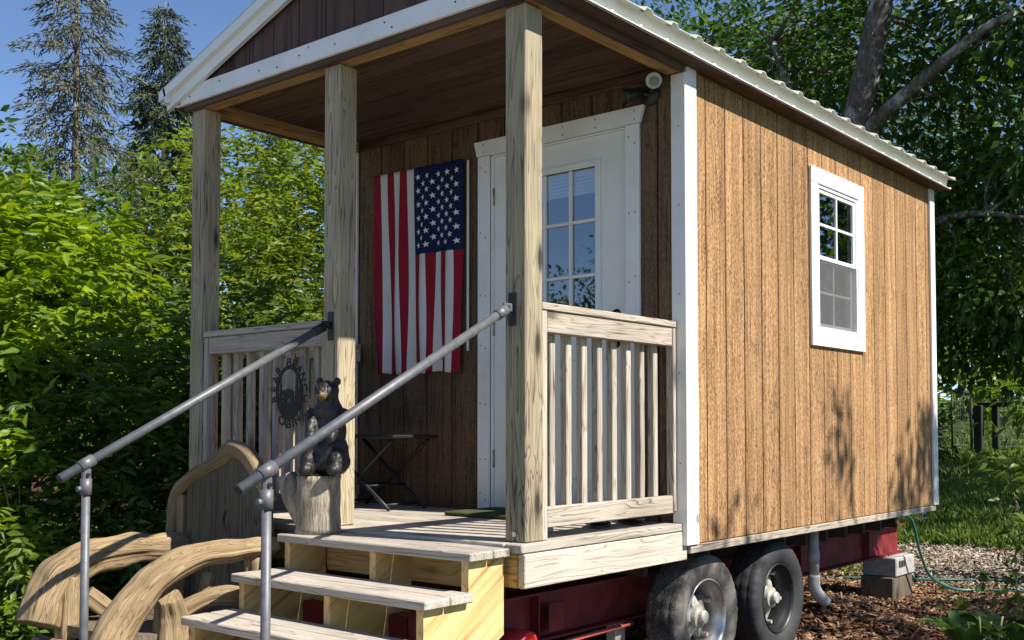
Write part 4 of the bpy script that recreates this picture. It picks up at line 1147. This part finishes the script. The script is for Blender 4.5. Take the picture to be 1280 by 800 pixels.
tree('maple_tree', 'large dark maple with a lichened forked trunk rising behind the roof', (-3.75, 12.0, GZ+.2),
     [([(-3.75, 12, GZ), (-3.75, 12, 1.5), (-3.60, 12, 3.6), (-3.42, 12, 4.9), (-3.05, 12, 6.6), (-2.7, 12, 8.6)], [.36, .30, .25, .22, .18, .08]),
      ([(-3.50, 12, 4.55), (-3.05, 11.9, 5.0), (-2.3, 11.8, 5.45), (-1.5, 11.7, 5.9), (-.6, 11.6, 6.1)], [.13, .10, .085, .07, .03]),
      ([(-3.60, 12, 3.7), (-4.3, 12.2, 5.0), (-5.0, 12.5, 6.8)], [.16, .11, .05]),
      ([(-3.7, 12, 2.2), (-2.9, 12.2, 3.2), (-1.9, 12.2, 3.5), (-.9, 12.4, 3.3)], [.12, .08, .05, .02])],
     [(-3.2, 13.6, 6.6, 3.2, 1.8, 1.9), (-5.4, 13.2, 6.0, 2.2, 1.8, 2.2), (-.9, 12.8, 6.6, 1.8, 1.8, 1.5), (-1.4, 13.4, 4.4, 1.6, 1.3, .9), (-3.0, 13.8, 3.6, 2.2, 1.4, 1.4), (-1.7, 13.0, 2.5, 1.6, 1.4, .8), (-.6, 11.6, 4.6, .9, 1.0, .7), (-2.3, 14.2, 2.0, 1.7, 1.2, .6), (-1.2, 13.6, 1.5, .8, .9, .4)],
     460, 48, .165, L_DARK, .36, inner=.25)
tree('maple_tree', 'dark background maple low behind the right rear corner of the cabin', (-6.0, 18.5, GZ+.6),
     [([(-6.0, 18.5, GZ+.3), (-5.9, 18.5, 3.0), (-5.6, 18.4, 7)], [.30, .22, .08]), ([(-5.9, 18.5, 2.9), (-3.6, 18.3, 4.0), (-1.2, 18, 4.6)], [.14, .09, .03])],
     [(-3.6, 18.4, 5.0, 2.6, 1.8, 2.6), (-1.0, 18.4, 4.6, 2.4, 1.8, 2.4), (-2.6, 17.6, 2.7, 2.2, 1.4, 1.1), (-.9, 16.6, 2.6, 1.4, 1.2, 1.0), (-5.6, 18.6, 6.4, 2.4, 1.8, 2.2)],
     380, 50, .15, L_DARK, .42, inner=.3)
tree('maple_tree', 'tall shaded tree behind the left half of the roof slope', (-9.5, 17.5, GZ+.6),
     [([(-9.5, 17.5, GZ+.3), (-9.5, 17.5, 4.0), (-9.4, 17.4, 9)], [.3, .22, .08])],
     [(-9.0, 17.5, 7.5, 2.8, 2.2, 3.0), (-7.0, 17.0, 6.4, 2.2, 2.0, 2.6), (-6.0, 17.6, 9.0, 2.4, 2.0, 1.6)],
     260, 50, .16, L_DARK, .45, inner=.3)
# lit bush beyond the fence and dark one beside the corner
shrub('leafy_shrub', 'sunlit bush on the lawn beyond the wire gate', (-8.6, 33.0, .6), [(-8.6, 33, 1.8, 1.5, 1.2, 1.5), (-6.9, 33.6, 1.4, 1.2, 1.2, 1.2)], 120, 26, .2, L_LIT, .35, None, None, 10, True, .5, .05)
shrub('leafy_shrub', 'dark rounded bush beside the rear corner trim on the lawn', (-4.65, 17.6, -.32), [(-4.75, 17.8, .35, .75, .8, .72)], 90, 26, .11, L_DARK, .16, None, None, 10, True, .5, .03)
shrub('leafy_sapling', 'thin leafy branches reaching in from the right edge over the lawn', (.75, 6.9, GZ),
      [(.30, 6.8, .12, .35, .5, .34), (.10, 7.0, -.25, .38, .4, .22), (.45, 6.4, .75, .4, .45, .3), (.45, 6.8, -.42, .3, .4, .2)], 42, 9, .115, L_MID, .14, None, None, 26, False, .5, .012)
shrub('understory_plant', 'low leafy weeds on the shaded mulch at the lower right', (.55, 4.6, GZ),
      [(.50, 4.55, GZ+.12, .30, .5, .14), (.70, 5.1, GZ+.16, .3, .4, .18)], 26, 8, .075, L_MID, .1, None, None, 10, False, .5, .005)
shrub('understory_plant', 'small weeds growing under the beam beside the drain pipe', (-1.1, 6.3, GZ),
      [(-1.25, 6.4, GZ+.10, .40, .5, .16), (-.9, 5.9, GZ+.05, .2, .3, .1)], 30, 9, .08, L_LIT, .1, None, None, 10, False, .45, .005)
# trees outside the frame on the right that shade the mulch and throw shadows on the side wall
G4 = 'shade trees beside the parking spot'
tree('shade_tree', 'young leafy tree off to the right whose top shades the cabin wall', (5.2, 5.3, GZ),
     [([(5.2, 5.3, GZ), (5.2, 5.3, 2.5), (5.15, 5.25, 5.6)], [.07, .05, .012]), ([(5.2, 5.3, 2.0), (5.0, 4.4, 4.0), (4.95, 4.1, 5.9)], [.04, .03, .008]), ([(5.2, 5.3, 2.2), (5.2, 4.9, 4.2), (5.15, 4.95, 5.2)], [.04, .03, .008])],
     [(5.2, 5.5, 3.4, 1.0, .9, 1.2), (4.95, 4.05, 5.45, .10, .10, .45), (4.95, 4.6, 4.9, .3, .25, .5), (4.95, 5.1, 4.9, .25, .2, .5), (4.95, 5.62, 5.2, .22, .2, .5), (5.0, 4.3, 4.4, .3, .3, .5), (4.6, 4.9, 2.6, .9, .9, .8)], 190, 34, .10, L_DARK, .10, group=G4, inner=.2, sub=3)
tree('shade_tree', 'low bushy tree off to the right shading the mulch bed', (5.3, 3.6, GZ),
     [([(5.3, 3.6, GZ), (5.3, 3.6, 1.8), (5.2, 3.6, 3.8)], [.07, .05, .012])],
     [(5.2, 3.9, 2.9, .9, .8, 1.0), (4.4, 4.2, 2.1, .9, .9, .8), (5.4, 6.8, 3.2, .7, .6, 1.1), (4.95, 2.65, 4.55, .12, .35, .5), (4.8, 3.2, 3.8, .5, .5, .6)], 120, 40, .12, L_DARK, .16, group=G4, inner=.2, sub=3)
tree('maple_tree', 'tall maple off to the right, mirrored in the side window', (5.2, 15.5, GZ+.3),
     [([(5.2, 15.5, GZ+.1), (5.1, 15.5, 4.0), (5.0, 15.4, 13)], [.3, .22, .06])],
     [(4.6, 15.4, 3.2, 2.6, 2.2, 2.4), (5.6, 15.0, 6.4, 2.8, 2.4, 2.4), (3.4, 12.0, 4.0, 1.6, 1.6, 2.2), (4.6, 14.6, 10.2, 3.4, 3.0, 2.4), (5.0, 15.5, 13.0, 2.6, 2.4, 1.6)], 420, 34, .18, L_DARK, .42, inner=.3)  # high crown blobs added, unseen, to keep sun off the visible maple
tree('maple_tree', 'second maple off to the right shading the lawn', (8.0, 15.0, GZ+.3),
     [([(8.0, 15, GZ), (7.9, 15, 3.0), (7.8, 15, 7)], [.26, .2, .06])],
     [(7.6, 14.8, 3.6, 2.2, 1.8, 1.9), (8.2, 15.4, 6.0, 2.4, 2.2, 1.8)], 160, 34, .18, L_DARK, .42, inner=.3)
# tree mirrored in the door panes
tree('garden_tree', 'airy garden tree mirrored in the door glass', (-8.6, -11.0, GZ),
     [([(-8.6, -11, GZ), (-8.5, -11, 1.4), (-8.3, -10.9, 4.0)], [.09, .07, .02]), ([(-8.5, -11, 1.2), (-9.0, -10.5, 2.6)], [.05, .015])],
     [(-8.4, -11, 2.4, 1.3, 1.1, .9), (-9.6, -9.8, 1.9, 1.2, 1.0, .9), (-7.5, -12, 1.6, 1.2, 1.0, 1.0), (-8.2, -10.9, 3.5, .8, .7, .7), (-9.2, -10.2, 3.0, .8, .8, .5)], 130, 34, .12, L_MID, .2)
# distant woods
Pw = np.stack([RNG.uniform(-75, 25, 26000), RNG.uniform(58, 66, 26000), np.zeros(26000)], -1)
Hw = 9+3*np.sin(Pw[:, 0]*.23)+2*np.sin(Pw[:, 0]*.71+1)
Pw[:, 2] = ground_z(Pw[:, 0], Pw[:, 1])+Hw*RNG.random(26000)**.8
tag(obj('distant_woods', leaf_mesh(Pw, RNG.normal(size=Pw.shape), RNG.normal(size=Pw.shape)+np.array([0, -1, 1]), .9*(.6+.8*RNG.random(26000)), .6, True), L_DARK), 'line of distant woods behind the lawn', 'woods', None, 'stuff')
Pw = np.stack([RNG.uniform(-52, -40, 20000), RNG.uniform(-30, 60, 20000), np.zeros(20000)], -1)
Pw[:, 2] = ground_z(Pw[:, 0], Pw[:, 1])+(5+1.5*np.sin(Pw[:, 1]*.3))*RNG.random(20000)**.8
tag(obj('distant_woods', leaf_mesh(Pw, RNG.normal(size=Pw.shape), RNG.normal(size=Pw.shape)+np.array([1, 0, 1]), .8*(.6+.8*RNG.random(20000)), .6, True), L_MID), 'low distant woods behind the left shrubs', 'woods', None, 'stuff')

# ---- grass, ground cover, bark chips
def scatter(n, x0, x1, y0, y1, cond=None):
    P = np.stack([RNG.uniform(x0, x1, n), RNG.uniform(y0, y1, n), np.zeros(n)], -1); P[:, 2] = ground_z(P[:, 0], P[:, 1])
    return P[cond(P)] if cond is not None else P
def nz2(P): return .5*np.sin(P[:, 0]*2.1+np.sin(P[:, 1]*1.7))+.5*np.sin(P[:, 1]*2.9+P[:, 0])
G1 = scatter(60000, -5.5, 1.2, 8.0, 15.5, lambda P: P[:, 1]+.35*nz2(P) > 8.55); G2 = scatter(45000, -9, 1, 15.5, 34)
Pg = np.concatenate([G1, G2]); N = len(Pg); hh = np.concatenate([.05+.06*RNG.random(len(G1)), .09+.08*RNG.random(len(G2))])
Dg = RNG.normal(size=(N, 3))*.55; Dg[:, 2] = .8
GRM = leafmat('grass_blade', (.075, .140, .018), (.150, .215, .045), .35, .5)
tag(obj('lawn_grass', leaf_mesh(Pg, Dg, RNG.normal(size=(N, 3)), hh*1.5, .20, True), GRM), 'green lawn grass behind the cabin', 'grass', None, 'stuff')
Pc = scatter(30000, -9.5, -2.5, -1.8, 4.5, lambda P: (P[:, 0] < -2.6)); Pc[:, 2] += .03+.22*RNG.random(len(Pc))**1.3
tag(obj('ground_cover', leaf_mesh(Pc, RNG.normal(size=Pc.shape)*np.array([1, 1, .3])+np.array([0, 0, .1]), np.array([0, 0, 1.])+RNG.normal(size=Pc.shape)*.4, .055*(.6+.8*RNG.random(len(Pc))), .7, False), L_MID), 'low leafy ground cover by the bench at the lower left', 'ground cover', None, 'stuff')
shrub('leafy_sapling', 'small bright sapling in the sun above the ground cover at the left edge', (-3.45, -.62, GZ),
      [(-3.45, -.56, .0, .22, .16, .28), (-3.4, -.62, -.42, .28, .2, .25), (-3.55, -.6, .38, .2, .12, .16)], 34, 6, .085, L_LIT, .1, (.2, 3), None, 10, False, .45, .008)
def chips(n, x0, x1, y0, y1, s):
    P = scatter(n, x0, x1, y0, y1); N = len(P); P[:, 2] += .006+.014*RNG.random(N)
    d = RNG.normal(size=(N, 3)); d[:, 2] *= .3; d = nrm(d); nn = np.array([0, 0, 1.])+RNG.normal(size=(N, 3))*.45
    sd_ = nrm(np.cross(d, nn)); nn = np.cross(sd_, d)
    l = (s*(.5+1.1*RNG.random(N)))[:, None]; w_ = l*(.16+.25*RNG.random(N))[:, None]; h = .0035
    c = [P+d*l*a+sd_*w_*b+nn*h*e for e in (-1, 1) for a, b in ((-.5, -.5), (.5, -.35), (.5, .35), (-.5, .5))]
    V = np.stack(c, 1).reshape(-1, 3); Fq = np.array([[4, 5, 6, 7], [0, 1, 5, 4], [1, 2, 6, 5], [2, 3, 7, 6], [3, 0, 4, 7]])
    idx = (np.arange(N)[:, None, None]*8+Fq[None]).reshape(-1, 4)
    me = bpy.data.meshes.new('chips'); me.vertices.add(len(V)); me.vertices.foreach_set('co', V.reshape(-1).astype(np.float32))
    me.loops.add(idx.size); me.loops.foreach_set('vertex_index', idx.reshape(-1).astype(np.int32)); me.polygons.add(len(idx))
    me.polygons.foreach_set('loop_start', np.arange(len(idx), dtype=np.int32)*4); me.polygons.foreach_set('loop_total', np.full(len(idx), 4, np.int32)); me.update(calc_edges=True)
    return me
tch = NT('bark_chip'); gch = tch.n('NewGeometry')
tch.set(col=tch.ramp(gch.outputs['Random Per Island'], [(0, (.055, .025, .013)), (.45, (.17, .085, .045)), (.8, (.30, .17, .09)), (1, (.42, .31, .22))]), rough=.9, spec=.15)
tag(obj('bark_mulch', chips(24000, -3.2, 2.4, 2.2, 6.2, .05), tch.m), 'reddish brown bark mulch beside the trailer', 'mulch', None, 'stuff')
tcg = NT('grey_chip'); gch = tcg.n('NewGeometry')
tcg.set(col=tcg.ramp(gch.outputs['Random Per Island'], [(0, (.10, .065, .045)), (.5, (.27, .205, .15)), (1, (.48, .42, .34))]), rough=.9, spec=.15)
tag(obj('wood_chips', chips(17000, -4.5, 1.6, 6.0, 9.0, .06), tcg.m), 'sunlit greyish wood chips between the mulch and the lawn', 'wood chips', None, 'stuff')
Pl = scatter(500, -3, 2.0, 3, 8.8); Pl[:, 2] += .02
tag(obj('fallen_leaves', leaf_mesh(Pl, RNG.normal(size=Pl.shape)*np.array([1, 1, .2]), np.array([0, 0, 1.])+RNG.normal(size=Pl.shape)*.3, .05+.03*RNG.random(len(Pl)), .5, False), leafmat('dry_leaf', (.14, .09, .03), (.12, .17, .04), .2)), 'scattered fallen leaves on the wood chips', 'leaves', None, 'stuff')
# ---- hosta in the lower right corner
hosta = thing('hosta_plant', 'broad-leaved hosta plant at the lower right corner', 'plant', (.98, 3.25, GZ))
def hleaf(a, l, lift):
    n = 7; v, f = [], []
    for i in range(n+1):
        s = i/n; w_ = l*.34*math.sin(math.pi*min(1, s*.93+.07))**.75*(1-.25*s) if i < n else 0
        zz = lift*math.sin(s*1.9)*l-.12*s*s*l; q = .06+s*l
        for e in (-1, -.5, 0, .5, 1):
            v.append((q*math.cos(a)-e*w_*math.sin(a), q*math.sin(a)+e*w_*math.cos(a), zz+.10*w_*abs(e)*1.5+.08+.004*math.sin(e*9+i)))
    for i in range(n):
        for k in range(4): f.append((i*5+k, i*5+k+1, i*5+5+k+1, i*5+5+k))
    return mesh(v, f, True)
for cx, cy in ((.98, 3.25), (.80, 3.05), (1.15, 3.5)):
    for k in range(11):
        a = k*2.4+cx*7; obj('leaf', hleaf(a, .17+.06*((k*7) % 5)/5, .55+.3*((k*3) % 4)/4), L_HOS, hosta, (cx, cy, GZ+.01))
for k in range(5): tube('flower_stem', [(.86+.03*k, 3.05+.02*k, GZ+.03), (.83+.05*k, 3.0+.05*k, GZ+.22+.03*(k % 2))], [.003, .006], plain('yellow_bud', (.28, .32, .08), .6), hosta, 6)

# ---- wire fence and gate across the lawn
FM = plain('dark_fence_post', (.025, .022, .02), .8); WM = plain('fence_wire', (.16, .16, .15), .6, .5)
fz = float(ground_z(-4.4, 20.3))
def gpost(name, px, py, h, w_, par): return box(name, px-w_/2, px+w_/2, py-w_/2, py+w_/2, float(ground_z(px, py))-.05, float(ground_z(px, py))+h, FM, par, .01)
ga = Vector((-4.70, 20.2, 0)); gb = Vector((-4.30, 20.5, 0)); gc = Vector((-4.0, 20.75, 0))
fence = thing('wire_fence', 'wire mesh fence with dark wooden posts crossing the lawn', 'fence', (-4.2, 20.5, fz))
gpost('post', -4.24, 20.55, 1.10, .17, fence); gpost('post', -3.96, 20.78, 1.22, .13, fence)
for k in range(1, 4): gpost('post', -3.96+k*1.9, 20.78+k*1.3, 1.2, .12, fence); 
for k in range(1, 5): gpost('post', -4.75-k*2.0, 20.15-k*1.4+1.4*k*.0, 1.2, .12, fence)
box('cross_bar', -4.30, -3.55, 20.62, 20.72, fz+1.08, fz+1.18, FM, fence, .01)
wm = MB()
def wires(a, b):
    a = Vector(a); b = Vector(b); n = int((b-a).length/.15)
    za, zb = float(ground_z(a.x, a.y)), float(ground_z(b.x, b.y))
    for k in range(9):
        h = .06+k*.13; wm.tube([(a.x, a.y, za+h), (b.x, b.y, zb+h)], .005, 4, cap=False)
    for k in range(n+1):
        p = a.lerp(b, k/n); z = za+(zb-za)*k/n; wm.tube([(p.x, p.y, z+.03), (p.x, p.y, z+1.12)], .004, 4, cap=False)
wires((-3.96, 20.78, 0), (1.74, 24.68, 0)); wires((-4.75, 20.15, 0), (-12.75, 14.55+0, 0))
w_ = wm.build('wire_mesh', WM, fence); w_['kind'] = 'stuff'
gate = thing('wire_gate', 'narrow dark-framed wire gate standing next to the fence posts', 'gate', (-4.55, 20.3, fz))
fm_ = MB(); A = Vector((-4.68, 20.2, fz)); B = Vector((-4.36, 20.45, fz))
obj_pts = [(A.x, A.y, fz+.04), (A.x, A.y, fz+1.42), (B.x, B.y, fz+1.38), (B.x, B.y, fz+.04)]
for p, q in zip(obj_pts, obj_pts[1:]+obj_pts[:1]): tube('frame_tube', [p, q], .026, FM, gate, 8)
gm = MB()
for k in range(8):
    p = A.lerp(B, (k+.5)/8); gm.tube([(p.x, p.y, fz+.05), (p.x, p.y, fz+1.36)], .004, 4, cap=False)
    gm.tube([(A.x, A.y, fz+.1+k*.16), (B.x, B.y, fz+.1+k*.16)], .004, 4, cap=False)
g_ = gm.build('wire_mesh', WM, gate); g_['kind'] = 'stuff'
tube('latch_rod', [(A.x-.9, A.y-.6, fz+.25), (A.x, A.y, fz+.72)], .018, FM, gate, 6)
